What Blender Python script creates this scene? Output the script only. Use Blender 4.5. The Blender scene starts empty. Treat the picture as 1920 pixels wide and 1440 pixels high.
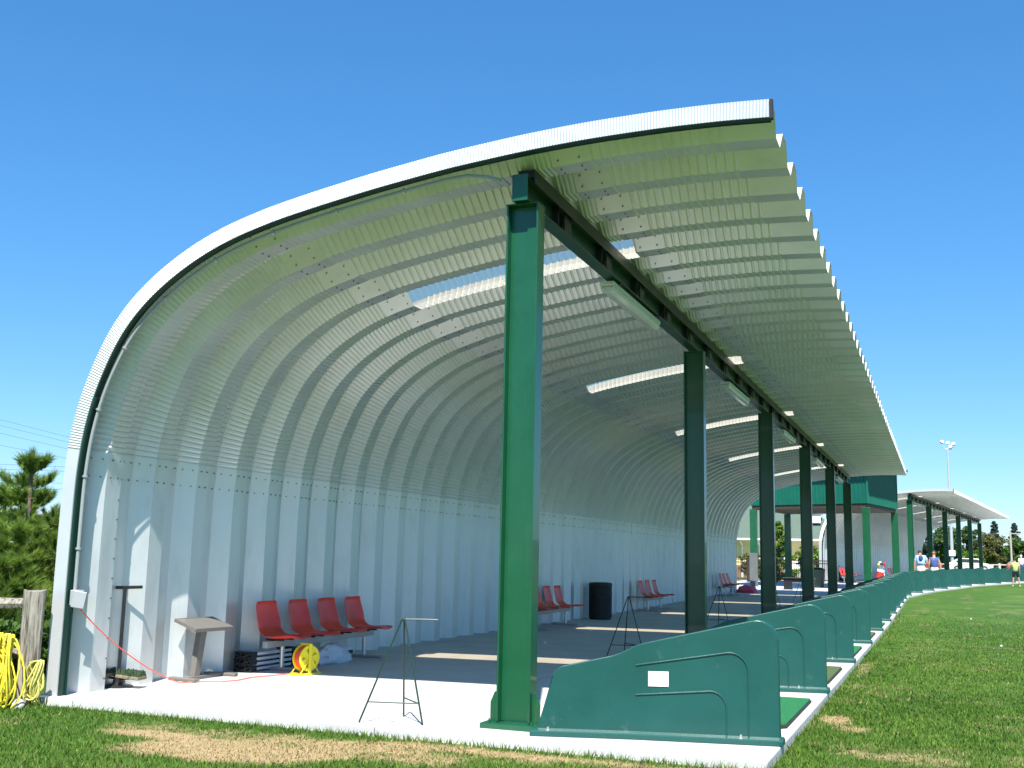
import bpy, bmesh, math, random
import numpy as np
from mathutils import Vector, Matrix, Quaternion
random.seed(7); rng = np.random.default_rng(11)
scene = bpy.context.scene
C = scene.collection
pi = math.pi

# ------------------------------------------------------------------ materials
def new_mat(name):
    m = bpy.data.materials.new(name); m.use_nodes = True
    nt = m.node_tree; nt.nodes.clear()
    o = nt.nodes.new('ShaderNodeOutputMaterial'); b = nt.nodes.new('ShaderNodeBsdfPrincipled')
    nt.links.new(b.outputs[0], o.inputs[0])
    return m, nt, b, o
def mat(name, col, rough=.5, metal=0., var=.12, nscale=3., bump=0., bscale=40., spec=None, stretch=None, coat=0., col2=None, dirt=0.):
    m, nt, b, o = new_mat(name)
    N = nt.nodes.new; L = nt.links.new
    b.inputs['Roughness'].default_value = rough; b.inputs['Metallic'].default_value = metal
    if spec is not None: b.inputs['Specular IOR Level'].default_value = spec
    if coat: b.inputs['Coat Weight'].default_value = coat
    tc = N('ShaderNodeTexCoord'); mp = N('ShaderNodeMapping'); L(tc.outputs['Object'], mp.inputs[0])
    if stretch: mp.inputs['Scale'].default_value = stretch
    n = N('ShaderNodeTexNoise'); n.inputs['Scale'].default_value = nscale; n.inputs['Detail'].default_value = 6; n.inputs['Roughness'].default_value = .65
    L(mp.outputs[0], n.inputs['Vector'])
    r = N('ShaderNodeValToRGB'); L(n.outputs['Fac'], r.inputs[0])
    c = Vector(col); c2 = Vector(col2) if col2 else c*(1+var)
    a = c*(1-var) if not col2 else c
    r.color_ramp.elements[0].position = .32; r.color_ramp.elements[1].position = .68
    r.color_ramp.elements[0].color = (*a, 1); r.color_ramp.elements[1].color = (*[min(1, x) for x in c2], 1)
    L(r.outputs[0], b.inputs['Base Color'])
    mr = N('ShaderNodeMapRange'); mr.inputs['To Min'].default_value = max(.02, rough-.08); mr.inputs['To Max'].default_value = min(1, rough+.08)
    L(n.outputs['Fac'], mr.inputs['Value']); L(mr.outputs[0], b.inputs['Roughness'])
    if bump:
        n2 = N('ShaderNodeTexNoise'); n2.inputs['Scale'].default_value = bscale; n2.inputs['Detail'].default_value = 4
        L(mp.outputs[0], n2.inputs['Vector'])
        bp = N('ShaderNodeBump'); bp.inputs['Strength'].default_value = bump; bp.inputs['Distance'].default_value = .01
        L(n2.outputs['Fac'], bp.inputs['Height']); L(bp.outputs[0], b.inputs['Normal'])
    return m

GALV = mat('galvalume_steel', (.64, .665, .655), .41, .64, .05, 1.3, .06, 7., stretch=(1, 1, .4))
GALVF = mat('galvalume_fascia', (.62, .64, .645), .42, .40, .04, 2., .05, 30.)
BOLT = mat('bolt_dark', (.16, .17, .17), .5, .5, .2)
GREEN = mat('green_column_paint', (.006, .080, .032), .33, 0., .12, 2.5, .06, 25., coat=.25)
DGREEN = mat('dark_green_paint', (.005, .032, .022), .4, 0., .12, 3.)
BEAMG = mat('beam_green_paint', (.006, .045, .022), .38, 0., .15, 3., .05)
BLACK = mat('black_steel', (.012, .013, .013), .45, 0., .2)
RUBBER = mat('black_rubber', (.02, .02, .02), .8, 0., .2, bump=.2)
TEAL = mat('teal_moulded_plastic', (.012, .076, .066), .30, 0., .10, 1.6, .10, 60., spec=.4)
PVC = mat('grey_pvc', (.27, .31, .31), .45, 0., .05)
BOXG = mat('grey_metal_box', (.36, .38, .39), .4, .1, .05)
LAMPW = mat('lamp_body', (.50, .56, .50), .45, 0., .05)
LENS = mat('lamp_lens', (.55, .58, .54), .22, 0., .04, coat=.3)
RED = mat('red_moulded_seat', (.78, .042, .020), .34, 0., .12, 3., .06, 80.)
STEELG = mat('grey_painted_steel', (.38, .40, .40), .38, .3, .08)
CHROME = mat('galvanised_leg', (.62, .64, .64), .3, .8, .08)
YEL = mat('yellow_plastic', (.86, .72, .03), .38, 0., .06)
ORANGE = mat('orange_cord', (.90, .10, .015), .5, 0., .08)
REDC = mat('red_cord', (.85, .13, .09), .5, 0., .08)
ROPE = mat('yellow_rope', (.80, .68, .05), .7, 0., .15, 20., .3, 200.)
WHITE = mat('white_plastic', (.80, .80, .78), .5, 0., .04)
BAGW = mat('white_sack', (.62, .66, .70), .6, 0., .08, 6., .4, 30.)
INK = mat('dark_print', (.04, .05, .05), .6)
TAUPE = mat('taupe_moulding', (.15, .14, .125), .5, 0., .08, 4., .1, 60.)
DBROWN = mat('dark_bin', (.022, .018, .016), .6, 0., .25, 6., .2, 40.)
PALEBR = mat('brush_wood', (.20, .16, .10), .8, 0., .3, 30., .5, 120.)
BRIST = mat('brush_bristle', (.035, .07, .03), .9, 0., .5, 60., .6, 200.)
TURF1 = mat('mat_turf_green', (.010, .17, .055), .95, 0., .2, 60., .8, 400.)
TURF2 = mat('mat_turf_olive', (.075, .12, .04), .95, 0., .25, 60., .8, 400.)
YELWALL = mat('yellow_siding', (.72, .60, .30), .7, 0., .05)
GROOF = mat('green_shingle', (.085, .125, .095), .85, 0., .25, 12., .5, 30.)
WTRIM = mat('white_trim', (.75, .75, .72), .5)
TOWERG = mat('tower_green_cladding', (.006, .115, .075), .42, 0., .10, 2., spec=.4)
TIMBER = mat('brown_timber', (.06, .045, .03), .7, 0., .3, 8.)
FENCEB = mat('dark_fence', (.03, .022, .018), .6)
BRICK = mat('brick_base', (.24, .13, .09), .85, 0., .3, 14.)
CREAM = mat('cream_stone', (.55, .50, .40), .8)
BARK = mat('bark', (.10, .075, .05), .9, 0., .3, 12., .6, 40.)
BARK2 = mat('pine_bark', (.16, .12, .085), .9, 0., .3, 12., .6, 40.)
SKIN = mat('skin', (.50, .26, .17), .55, 0., .06)
HAIRD = mat('dark_hair', (.025, .018, .015), .6)
HAIRO = mat('auburn_hair', (.30, .12, .04), .6)
LBLUE = mat('light_blue_shirt', (.30, .48, .72), .8, 0., .12, 8.)
NAVY = mat('navy_cloth', (.03, .055, .16), .8, 0., .15)
NAVY2 = mat('blue_vest', (.05, .10, .28), .8, 0., .12)
TANC = mat('tan_shorts', (.72, .66, .55), .8, 0., .08)
YGREEN = mat('yellow_green_shirt', (.42, .55, .18), .8, 0., .1)
GREYC = mat('grey_shirt', (.16, .18, .18), .8)
REDCL = mat('red_cloth', (.60, .03, .03), .8)
WHITEC = mat('white_cloth', (.80, .80, .80), .8)
POLEM = mat('pole_grey', (.50, .53, .54), .45, .4, .05)
WOODP = mat('pale_pole', (.42, .38, .32), .8)
PINKM = mat('pink_cloth', (.75, .10, .18), .7)
WIREM = mat('wire', (.10, .12, .15), .6)

def add_scuffs(m, col, amt, scale, lo=.60, hi=.72, stretch=(1, 1, 1)):
    nt = m.node_tree; N = nt.nodes.new; L = nt.links.new
    b = [n for n in nt.nodes if n.type == 'BSDF_PRINCIPLED'][0]; src = b.inputs['Base Color'].links[0].from_socket
    tc = N('ShaderNodeTexCoord'); oi = N('ShaderNodeObjectInfo'); mp = N('ShaderNodeMapping'); mp.inputs['Scale'].default_value = stretch
    ad = N('ShaderNodeVectorMath'); ad.operation = 'ADD'; L(tc.outputs['Object'], ad.inputs[0]); L(oi.outputs['Location'], ad.inputs[1]); L(ad.outputs[0], mp.inputs[0])
    n = N('ShaderNodeTexNoise'); n.inputs['Scale'].default_value = scale; n.inputs['Detail'].default_value = 9; n.inputs['Roughness'].default_value = .75; L(mp.outputs[0], n.inputs['Vector'])
    mr = N('ShaderNodeMapRange'); mr.inputs['From Min'].default_value = lo; mr.inputs['From Max'].default_value = hi; mr.inputs['To Max'].default_value = amt; L(n.outputs['Fac'], mr.inputs['Value'])
    mx = N('ShaderNodeMix'); mx.data_type = 'RGBA'; L(mr.outputs[0], mx.inputs[0]); L(src, mx.inputs[6]); mx.inputs[7].default_value = (*col, 1); L(mx.outputs[2], b.inputs['Base Color'])
add_scuffs(TEAL, (.10, .17, .15), .45, 3.2); add_scuffs(TEAL, (.10, .09, .06), .5, 14, .66, .74)
add_scuffs(GREEN, (.05, .12, .07), .5, 2.5, .55, .75, (3, 3, .6)); add_scuffs(BEAMG, (.05, .05, .03), .5, 4)
add_scuffs(GALV, (.38, .40, .36), .35, 1.6, .5, .72, (1, 2.5, .5)); add_scuffs(RED, (.35, .06, .05), .5, 9, .55, .75)

def mat_concrete():
    m, nt, b, o = new_mat('concrete'); N = nt.nodes.new; L = nt.links.new
    tc = N('ShaderNodeTexCoord')
    n = N('ShaderNodeTexNoise'); n.inputs['Scale'].default_value = .9; n.inputs['Detail'].default_value = 8; n.inputs['Roughness'].default_value = .7
    L(tc.outputs['Object'], n.inputs['Vector'])
    r = N('ShaderNodeValToRGB'); L(n.outputs['Fac'], r.inputs[0])
    r.color_ramp.elements[0].position = .3; r.color_ramp.elements[1].position = .7
    r.color_ramp.elements[0].color = (.50, .50, .49, 1); r.color_ramp.elements[1].color = (.68, .67, .65, 1)
    sp = N('ShaderNodeTexNoise'); sp.inputs['Scale'].default_value = 60; L(tc.outputs['Object'], sp.inputs['Vector'])
    mx = N('ShaderNodeMix'); mx.data_type = 'RGBA'; mx.blend_type = 'MULTIPLY'; mx.inputs[0].default_value = .25
    L(r.outputs[0], mx.inputs[6]); L(sp.outputs['Color'], mx.inputs[7])
    # control joints across the slab
    s = N('ShaderNodeSeparateXYZ'); L(tc.outputs['Object'], s.inputs[0])
    def joint(out, off, per, w):
        a = N('ShaderNodeMath'); a.operation = 'ADD'; L(out, a.inputs[0]); a.inputs[1].default_value = off
        f = N('ShaderNodeMath'); f.operation = 'PINGPONG'; L(a.outputs[0], f.inputs[0]); f.inputs[1].default_value = per/2
        l = N('ShaderNodeMath'); l.operation = 'LESS_THAN'; L(f.outputs[0], l.inputs[0]); l.inputs[1].default_value = w
        return l
    j1 = joint(s.outputs['Y'], -2.0, 3.85, .006); j2 = joint(s.outputs['X'], 1.1, 3.4, .005)
    jm = N('ShaderNodeMath'); jm.operation = 'MAXIMUM'; L(j1.outputs[0], jm.inputs[0]); L(j2.outputs[0], jm.inputs[1])
    m2 = N('ShaderNodeMix'); m2.data_type = 'RGBA'; L(jm.outputs[0], m2.inputs[0]); L(mx.outputs[2], m2.inputs[6]); m2.inputs[7].default_value = (.16, .155, .15, 1)
    L(m2.outputs[2], b.inputs['Base Color'])
    b.inputs['Roughness'].default_value = .78
    bp = N('ShaderNodeBump'); bp.inputs['Strength'].default_value = .25; bp.inputs['Distance'].default_value = .004
    L(sp.outputs['Fac'], bp.inputs['Height']); L(bp.outputs[0], b.inputs['Normal'])
    return m
CONC = mat_concrete(); add_scuffs(CONC, (.22, .20, .17), .55, 1.1, .58, .74); add_scuffs(CONC, (.12, .11, .10), .6, 7., .68, .74)

def mat_grass(name, blade=False):
    m, nt, b, o = new_mat(name); N = nt.nodes.new; L = nt.links.new
    g = N('ShaderNodeNewGeometry')
    def noise(sc, det=5, rough=.6, vec=None):
        n = N('ShaderNodeTexNoise'); n.inputs['Scale'].default_value = sc; n.inputs['Detail'].default_value = det; n.inputs['Roughness'].default_value = rough
        L(vec if vec else g.outputs['Position'], n.inputs['Vector']); return n
    n1 = noise(.35, 4); n2 = noise(2.4, 5, .7); n3 = noise(30, 4, .8)
    r = N('ShaderNodeValToRGB'); r.color_ramp.elements[0].position = .36; r.color_ramp.elements[1].position = .64
    r.color_ramp.elements[0].color = (*((.082, .180, .022) if blade else (.046, .112, .013)), 1); r.color_ramp.elements[1].color = (*((.155, .262, .045) if blade else (.088, .180, .022)), 1)
    mx = N('ShaderNodeMath'); mx.operation = 'MULTIPLY_ADD'; L(n1.outputs['Fac'], mx.inputs[0]); mx.inputs[1].default_value = .6
    m3 = N('ShaderNodeMath'); m3.operation = 'MULTIPLY'; L(n2.outputs['Fac'], m3.inputs[0]); m3.inputs[1].default_value = .4
    L(m3.outputs[0], mx.inputs[2]); L(mx.outputs[0], r.inputs[0])
    at = N('ShaderNodeAttribute'); at.attribute_name = 'dry'
    col = N('ShaderNodeMix'); col.data_type = 'RGBA'
    L(at.outputs['Fac'], col.inputs[0]); L(r.outputs[0], col.inputs[6])
    col.inputs[7].default_value = (.46, .335, .19, 1)
    fine = N('ShaderNodeMix'); fine.data_type = 'RGBA'; fine.blend_type = 'MULTIPLY'; fine.inputs[0].default_value = .75
    r3 = N('ShaderNodeValToRGB'); r3.color_ramp.elements[0].position = .25; r3.color_ramp.elements[1].position = .7
    r3.color_ramp.elements[0].color = (.35, .35, .35, 1); r3.color_ramp.elements[1].color = (1.25, 1.25, 1.15, 1)
    if blade:
        a2 = N('ShaderNodeAttribute'); a2.attribute_name = 'rnd'; L(a2.outputs['Fac'], r3.inputs[0])
    else: L(n3.outputs['Fac'], r3.inputs[0])
    L(col.outputs[2], fine.inputs[6]); L(r3.outputs[0], fine.inputs[7])
    L(fine.outputs[2], b.inputs['Base Color'])
    b.inputs['Roughness'].default_value = .7; b.inputs['Specular IOR Level'].default_value = .2
    if not blade:
        bp = N('ShaderNodeBump'); bp.inputs['Strength'].default_value = .8; bp.inputs['Distance'].default_value = .03
        L(n3.outputs['Fac'], bp.inputs['Height']); L(bp.outputs[0], b.inputs['Normal'])
    else:
        tr = N('ShaderNodeBsdfTranslucent'); L(fine.outputs[2], tr.inputs[0])
        ms = N('ShaderNodeMixShader'); ms.inputs[0].default_value = .35
        L(b.outputs[0], ms.inputs[1]); L(tr.outputs[0], ms.inputs[2]); L(ms.outputs[0], o.inputs[0])
    return m
GRASS = mat_grass('lawn_ground'); BLADE = mat_grass('lawn_blade', True)

def mat_leaf(name, c1, c2, trans=.35):
    m, nt, b, o = new_mat(name); N = nt.nodes.new; L = nt.links.new
    a = N('ShaderNodeAttribute'); a.attribute_name = 'rnd'
    r = N('ShaderNodeValToRGB'); r.color_ramp.elements[0].color = (*c1, 1); r.color_ramp.elements[1].color = (*c2, 1)
    L(a.outputs['Fac'], r.inputs[0]); L(r.outputs[0], b.inputs['Base Color']); b.inputs['Roughness'].default_value = .55
    b.inputs['Specular IOR Level'].default_value = .3
    tr = N('ShaderNodeBsdfTranslucent'); L(r.outputs[0], tr.inputs[0])
    ms = N('ShaderNodeMixShader'); ms.inputs[0].default_value = trans
    L(b.outputs[0], ms.inputs[1]); L(tr.outputs[0], ms.inputs[2]); L(ms.outputs[0], o.inputs[0])
    return m
PINEL = mat_leaf('pine_needles', (.070, .145, .020), (.26, .38, .06))
LEAFG = mat_leaf('broad_leaves', (.035, .085, .018), (.12, .21, .04))
LEAFR = mat_leaf('russet_leaves', (.07, .095, .025), (.20, .19, .06))
LEAFD = mat_leaf('dark_conifer', (.03, .06, .045), (.07, .12, .08))
LEAFY = mat_leaf('light_leaves', (.07, .15, .015), (.20, .32, .04))

def mat_skylight():
    m, nt, b, o = new_mat('translucent_skylight_sheet'); N = nt.nodes.new; L = nt.links.new
    b.inputs['Base Color'].default_value = (.85, .88, .84, 1); b.inputs['Roughness'].default_value = .3
    tp = N('ShaderNodeBsdfTransparent'); tp.inputs[0].default_value = (.93, .80, .60, 1)
    tl = N('ShaderNodeBsdfTranslucent'); tl.inputs[0].default_value = (.50, .52, .50, 1)
    m1 = N('ShaderNodeMixShader'); m1.inputs[0].default_value = .78; L(tl.outputs[0], m1.inputs[1]); L(tp.outputs[0], m1.inputs[2])
    m2 = N('ShaderNodeMixShader'); m2.inputs[0].default_value = .15; L(m1.outputs[0], m2.inputs[1]); L(b.outputs[0], m2.inputs[2])
    L(m2.outputs[0], o.inputs[0])
    return m
SKYL = mat_skylight()

def mat_wood():
    m, nt, b, o = new_mat('weathered_wood'); N = nt.nodes.new; L = nt.links.new
    tc = N('ShaderNodeTexCoord'); mp = N('ShaderNodeMapping'); mp.inputs['Scale'].default_value = (22, 22, 1.6); L(tc.outputs['Object'], mp.inputs[0])
    n = N('ShaderNodeTexNoise'); n.inputs['Scale'].default_value = 1.6; n.inputs['Detail'].default_value = 8; n.inputs['Roughness'].default_value = .7; L(mp.outputs[0], n.inputs[0])
    r = N('ShaderNodeValToRGB'); L(n.outputs['Fac'], r.inputs[0])
    e = r.color_ramp.elements; e[0].position = .38; e[0].color = (.07, .06, .05, 1); e[1].position = .56; e[1].color = (.36, .33, .27, 1)
    L(r.outputs[0], b.inputs['Base Color']); b.inputs['Roughness'].default_value = .9
    bp = N('ShaderNodeBump'); bp.inputs['Strength'].default_value = 1.; bp.inputs['Distance'].default_value = .02
    L(n.outputs['Fac'], bp.inputs['Height']); L(bp.outputs[0], b.inputs['Normal'])
    return m
WOOD = mat_wood()

# ------------------------------------------------------------------ mesh tools
class MB:
    def __init__(s): s.v = []; s.f = []
    def add(s, vs, fs):
        k = len(s.v); s.v += [tuple(v) for v in vs]; s.f += [tuple(i+k for i in f) for f in fs]; return s
    def box(s, lo, hi, M=None, bev=0.):
        bm = bmesh.new(); bmesh.ops.create_cube(bm, size=1)
        lo, hi = Vector(lo), Vector(hi)
        for v in bm.verts: v.co = Vector(((lo[i]+hi[i])/2 + v.co[i]*(hi[i]-lo[i]) for i in range(3)))
        if bev: bmesh.ops.bevel(bm, geom=bm.edges[:], offset=bev, segments=2, affect='EDGES', profile=.5)
        vs = [M @ v.co if M else v.co.copy() for v in bm.verts]; bm.verts.index_update()
        s.add(vs, [[v.index for v in f.verts] for f in bm.faces]); bm.free(); return s
    def tube(s, pts, r, n=8, cap=True, closed=False):
        pts = [Vector(p) for p in pts]; m = len(pts)
        rs = r if hasattr(r, '__len__') else [r]*m
        tan = []
        for i in range(m):
            a = pts[max(i-1, 0)] if not closed else pts[i-1]; b = pts[min(i+1, m-1)] if not closed else pts[(i+1) % m]
            tan.append((b-a).normalized())
        up = Vector((0, 0, 1)) if abs(tan[0].z) < .9 else Vector((1, 0, 0))
        x = tan[0].cross(up).normalized(); vs = []
        for i in range(m):
            x = (x - tan[i]*x.dot(tan[i])).normalized(); y = tan[i].cross(x)
            for j in range(n):
                a = 2*pi*j/n; vs.append(pts[i] + (x*math.cos(a)+y*math.sin(a))*rs[i])
        fs = []
        for i in range(m if closed else m-1):
            i2 = (i+1) % m
            for j in range(n):
                j2 = (j+1) % n; fs.append((i*n+j, i2*n+j, i2*n+j2, i*n+j2))
        if cap and not closed: fs.append(tuple(range(n))[::1]); fs.append(tuple((m-1)*n+j for j in range(n))[::-1])
        return s.add(vs, fs)
    def prism(s, poly, t, M=None):   # poly in local xy, thickness t along z (list of 2D)
        n = len(poly); vs = [Vector((p[0], p[1], 0)) for p in poly] + [Vector((p[0], p[1], t)) for p in poly]
        if M: vs = [M @ v for v in vs]
        fs = [tuple(range(n))[::-1], tuple(range(n, 2*n))] + [(i, (i+1) % n, n+(i+1) % n, n+i) for i in range(n)]
        return s.add(vs, fs)
    def lathe(s, prof, n=24, M=None):
        vs = []; m = len(prof)
        for i, (r, z) in enumerate(prof):
            for j in range(n): vs.append(Vector((r*math.cos(2*pi*j/n), r*math.sin(2*pi*j/n), z)))
        if M: vs = [M @ v for v in vs]
        fs = [(i*n+j, i*n+(j+1) % n, (i+1)*n+(j+1) % n, (i+1)*n+j) for i in range(m-1) for j in range(n)]
        if prof[0][0] > 1e-6: fs.append(tuple(range(n))[::-1])
        if prof[-1][0] > 1e-6: fs.append(tuple((m-1)*n+j for j in range(n)))
        return s.add(vs, fs)
    def sphere(s, c, r, sx=1, sy=1, sz=1, n=10, M=None):
        pr = [(max(1e-7, r*math.sin(pi*i/n)), -r*math.cos(pi*i/n)) for i in range(n+1)]
        T = Matrix.Translation(Vector(c)) @ (M if M else Matrix()) @ Matrix.Diagonal((sx, sy, sz, 1))
        return s.lathe(pr, n*2, T)
    def build(s, name, m, parent=None, smooth=False, bev=0., sub=0):
        me = bpy.data.meshes.new(name); me.from_pydata(s.v, [], s.f); me.update()
        return link(me, name, m, parent, smooth, bev, sub)
def link(me, name, m, parent=None, smooth=False, bev=0., sub=0):
    if m: me.materials.append(m)
    o = bpy.data.objects.new(name, me); C.objects.link(o)
    if parent: o.parent = parent
    if smooth:
        me.shade_smooth()
        try: me.set_sharp_from_angle(angle=math.radians(40))
        except Exception: pass
    else: me.shade_flat()
    if bev:
        b = o.modifiers.new('bevel', 'BEVEL'); b.width = bev; b.segments = 2; b.limit_method = 'ANGLE'; b.angle_limit = math.radians(40)
    if sub:
        b = o.modifiers.new('sub', 'SUBSURF'); b.levels = sub; b.render_levels = sub
    return o
def raw(name, V, F, m, parent=None, smooth=False, attrs=None):   # numpy tri/quad mesh
    me = bpy.data.meshes.new(name); V = np.asarray(V, dtype=np.float32); F = np.asarray(F, dtype=np.int32)
    k = F.shape[1]; me.vertices.add(len(V)); me.vertices.foreach_set('co', V.ravel())
    me.loops.add(F.size); me.loops.foreach_set('vertex_index', F.ravel())
    me.polygons.add(len(F)); me.polygons.foreach_set('loop_start', np.arange(0, F.size, k, dtype=np.int32))
    try: me.polygons.foreach_set('loop_total', np.full(len(F), k, dtype=np.int32))
    except Exception: pass
    for an, av in (attrs or {}).items():
        at = me.attributes.new(an, 'FLOAT', 'POINT'); at.data.foreach_set('value', np.asarray(av, dtype=np.float32))
    me.update(calc_edges=True)
    return link(me, name, m, parent, smooth)
def empty(name, loc=(0, 0, 0), rz=0., label=None, cat=None, group=None, kind=None):
    o = bpy.data.objects.new(name, None); C.objects.link(o); o.location = loc; o.rotation_euler = (0, 0, rz); o.empty_display_size = .2
    return tag(o, label, cat, group, kind)
def tag(o, label=None, cat=None, group=None, kind=None):
    for k, v in (('label', label), ('category', cat), ('group', group), ('kind', kind)):
        if v: o[k] = v
    return o
KIDS = {}
def copy_tree(src, parent=None, loc=None, rz=None, label=None, scale=None):
    kids = {}
    for o in list(C.objects):
        if o.parent: kids.setdefault(o.parent.name, []).append(o)
    def rec(o, par):
        c = o.copy(); C.objects.link(c)
        c.parent = par
        for ch in kids.get(o.name, []): rec(ch, c)
        return c
    c = rec(src, parent)
    if loc is not None: c.location = loc
    if rz is not None: c.rotation_euler = (0, 0, rz)
    if scale: c.scale = scale
    if label: c['label'] = label
    return c
def g(y): return .0095*max(0., y-20)
def T(*a): return Matrix.Translation(Vector(a))
def RZ(a): return Matrix.Rotation(a, 4, 'Z')
def RX(a): return Matrix.Rotation(a, 4, 'X')
def RY(a): return Matrix.Rotation(a, 4, 'Y')

# ------------------------------------------------------------------ camera
F_ = Vector((-0.36230756, 0.91876695, 0.15684553)); R_ = Vector((0.93127795, 0.36372762, 0.02058154)); U_ = Vector((0.03813941, -0.15352363, 0.98740867))
CAM = Vector((3.5545946, -9.2796314, 1.4955472))
cd = bpy.data.cameras.new('camera'); cd.sensor_width = 36; cd.lens = 2030.47/1920*36; cd.clip_end = 3000; cd.clip_start = .1
co = bpy.data.objects.new('camera', cd); C.objects.link(co)
co.matrix_world = Matrix(((R_.x, U_.x, -F_.x, CAM.x), (R_.y, U_.y, -F_.y, CAM.y), (R_.z, U_.z, -F_.z, CAM.z), (0, 0, 0, 1)))
scene.camera = co

# ------------------------------------------------------------------ light
EL, AZ = math.radians(56.2), math.radians(18.5)          # sun towards -y, a little +x
sd = Vector((math.sin(AZ)*math.cos(EL), -math.cos(AZ)*math.cos(EL), math.sin(EL)))
w = bpy.data.worlds.new('World'); scene.world = w; w.use_nodes = True
nt = w.node_tree; bg = nt.nodes['Background']
sk = nt.nodes.new('ShaderNodeTexSky'); sk.sky_type = 'NISHITA'; sk.sun_disc = False
sk.sun_elevation = EL; sk.sun_rotation = math.atan2(sd.x, sd.y); sk.altitude = 50; sk.air_density = 1.0; sk.dust_density = .0; sk.ozone_density = 4.5
hs = nt.nodes.new('ShaderNodeHueSaturation'); hs.inputs['Saturation'].default_value = 1.12
nt.links.new(sk.outputs[0], hs.inputs['Color']); 
sep = nt.nodes.new('ShaderNodeSeparateColor'); cmb = nt.nodes.new('ShaderNodeCombineColor'); nt.links.new(hs.outputs[0], sep.inputs[0])
for ch_, (gm_, mu_) in enumerate([(.95, .58), (.76, 1.08), (.74, 1.48)]):
    pw = nt.nodes.new('ShaderNodeMath'); pw.operation = 'POWER'; pw.inputs[1].default_value = gm_; nt.links.new(sep.outputs[ch_], pw.inputs[0])
    ml = nt.nodes.new('ShaderNodeMath'); ml.operation = 'MULTIPLY'; ml.inputs[1].default_value = mu_; nt.links.new(pw.outputs[0], ml.inputs[0]); nt.links.new(ml.outputs[0], cmb.inputs[ch_])
nt.links.new(cmb.outputs[0], bg.inputs[0]); bg.inputs[1].default_value = .10
sl = bpy.data.lights.new('sun', 'SUN'); sl.energy = 5.0; sl.angle = math.radians(.53); sl.color = (1, .955, .88)
so = bpy.data.objects.new('sun', sl); C.objects.link(so); so.rotation_euler = (-sd).to_track_quat('-Z', 'Y').to_euler(); so.location = (20, -40, 60)
scene.view_settings.view_transform = 'Standard'; scene.view_settings.look = 'None'; scene.view_settings.exposure = 1.0; scene.view_settings.gamma = 1
scene.cycles.max_bounces = 7; scene.cycles.diffuse_bounces = 5; scene.cycles.transparent_max_bounces = 12
scene.cycles.sample_clamp_indirect = 6

# ------------------------------------------------------------------ ground
def vnoise(x, y, sc, seed=0):
    x = x*sc+seed*17.3; y = y*sc+seed*9.1
    xi = np.floor(x).astype(int); yi = np.floor(y).astype(int); fx = x-xi; fy = y-yi
    fx = fx*fx*(3-2*fx); fy = fy*fy*(3-2*fy)
    def h(a, b): return np.modf(np.abs(np.sin(a*127.1+b*311.7+seed*74.7)*43758.5453))[0]
    return (h(xi, yi)*(1-fx)+h(xi+1, yi)*fx)*(1-fy)+(h(xi, yi+1)*(1-fx)+h(xi+1, yi+1)*fx)*fy
DRY = [(-1.5, -1.25, 2.0, .45, .62), (.9, -.95, 1.6, .2, .55), (-2.7, -1.42, .62, .16, 1.), (-1.75, -1.75, .75, .42, 1.1), (-1.25, -1.55, .5, .30, .9), (-1.0, -1.12, .75, .22, .9), (-.35, -.85, .7, .16, .9), (.6, -.85, .9, .12, .8), (1.6, -.85, .9, .14, .6),
       (2.50, 2.5, .16, .4, .9), (2.68, 2.0, .22, .22, .6), (3.2, .5, .5, .4, .5), (2.42, 8.5, .12, 1.2, .6), (2.45, 5.5, .1, .8, .5), (-2.3, -1.95, .5, .3, .7)]
def dryf(x, y):
    d = np.zeros_like(x)
    for cx, cy, rx, ry, a in DRY:
        q = ((x-cx)/rx)**2+((y-cy)/ry)**2; d = np.maximum(d, a*np.exp(-q*q*.5))
    n = .5*vnoise(x, y, 3.1, 1)+.3*vnoise(x, y, 8.3, 2)+.2*vnoise(x, y, 19., 3)
    base = np.clip((.42*vnoise(x, y, .8, 5)+.58*vnoise(x, y, 3.7, 6)-.62)*1.3, 0, .18)
    n = n*.6+.4*vnoise(x, y, 33., 8)
    return np.clip((d*1.30-(1-n)*1.05)*2.6, 0, 1)*.92 + base*(1-d.clip(0, 1))
def gy(y): return .0095*np.maximum(0., y-20)
xs = np.concatenate([[-900, -300, -120, -60, -30, -16, -10, -8], np.linspace(-7, 6, 131), [7, 8, 10, 13, 17, 22, 30, 45, 70, 120, 300, 900]])
ys = np.concatenate([[-300, -60, -20, -8, -5], np.linspace(-4, 5, 91), np.linspace(5.3, 20, 50), np.linspace(21, 60, 40), [70, 80, 90, 100, 120, 150, 200, 300, 600, 1500]])
X, Y = np.meshgrid(xs, ys); Z = gy(np.minimum(Y, 130)) - .085 + .01*vnoise(X, Y, .7, 9)
V = np.stack([X, Y, Z], -1).reshape(-1, 3); nx, ny = len(xs), len(ys)
ii, jj = np.meshgrid(np.arange(nx-1), np.arange(ny-1)); a0 = (jj*nx+ii).ravel()
Fq = np.stack([a0, a0+1, a0+nx+1, a0+nx], -1)
gr = raw('lawn_ground', V, Fq, GRASS, attrs={'dry': dryf(X, Y).ravel()}, smooth=True); tag(gr, kind='structure')

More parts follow.
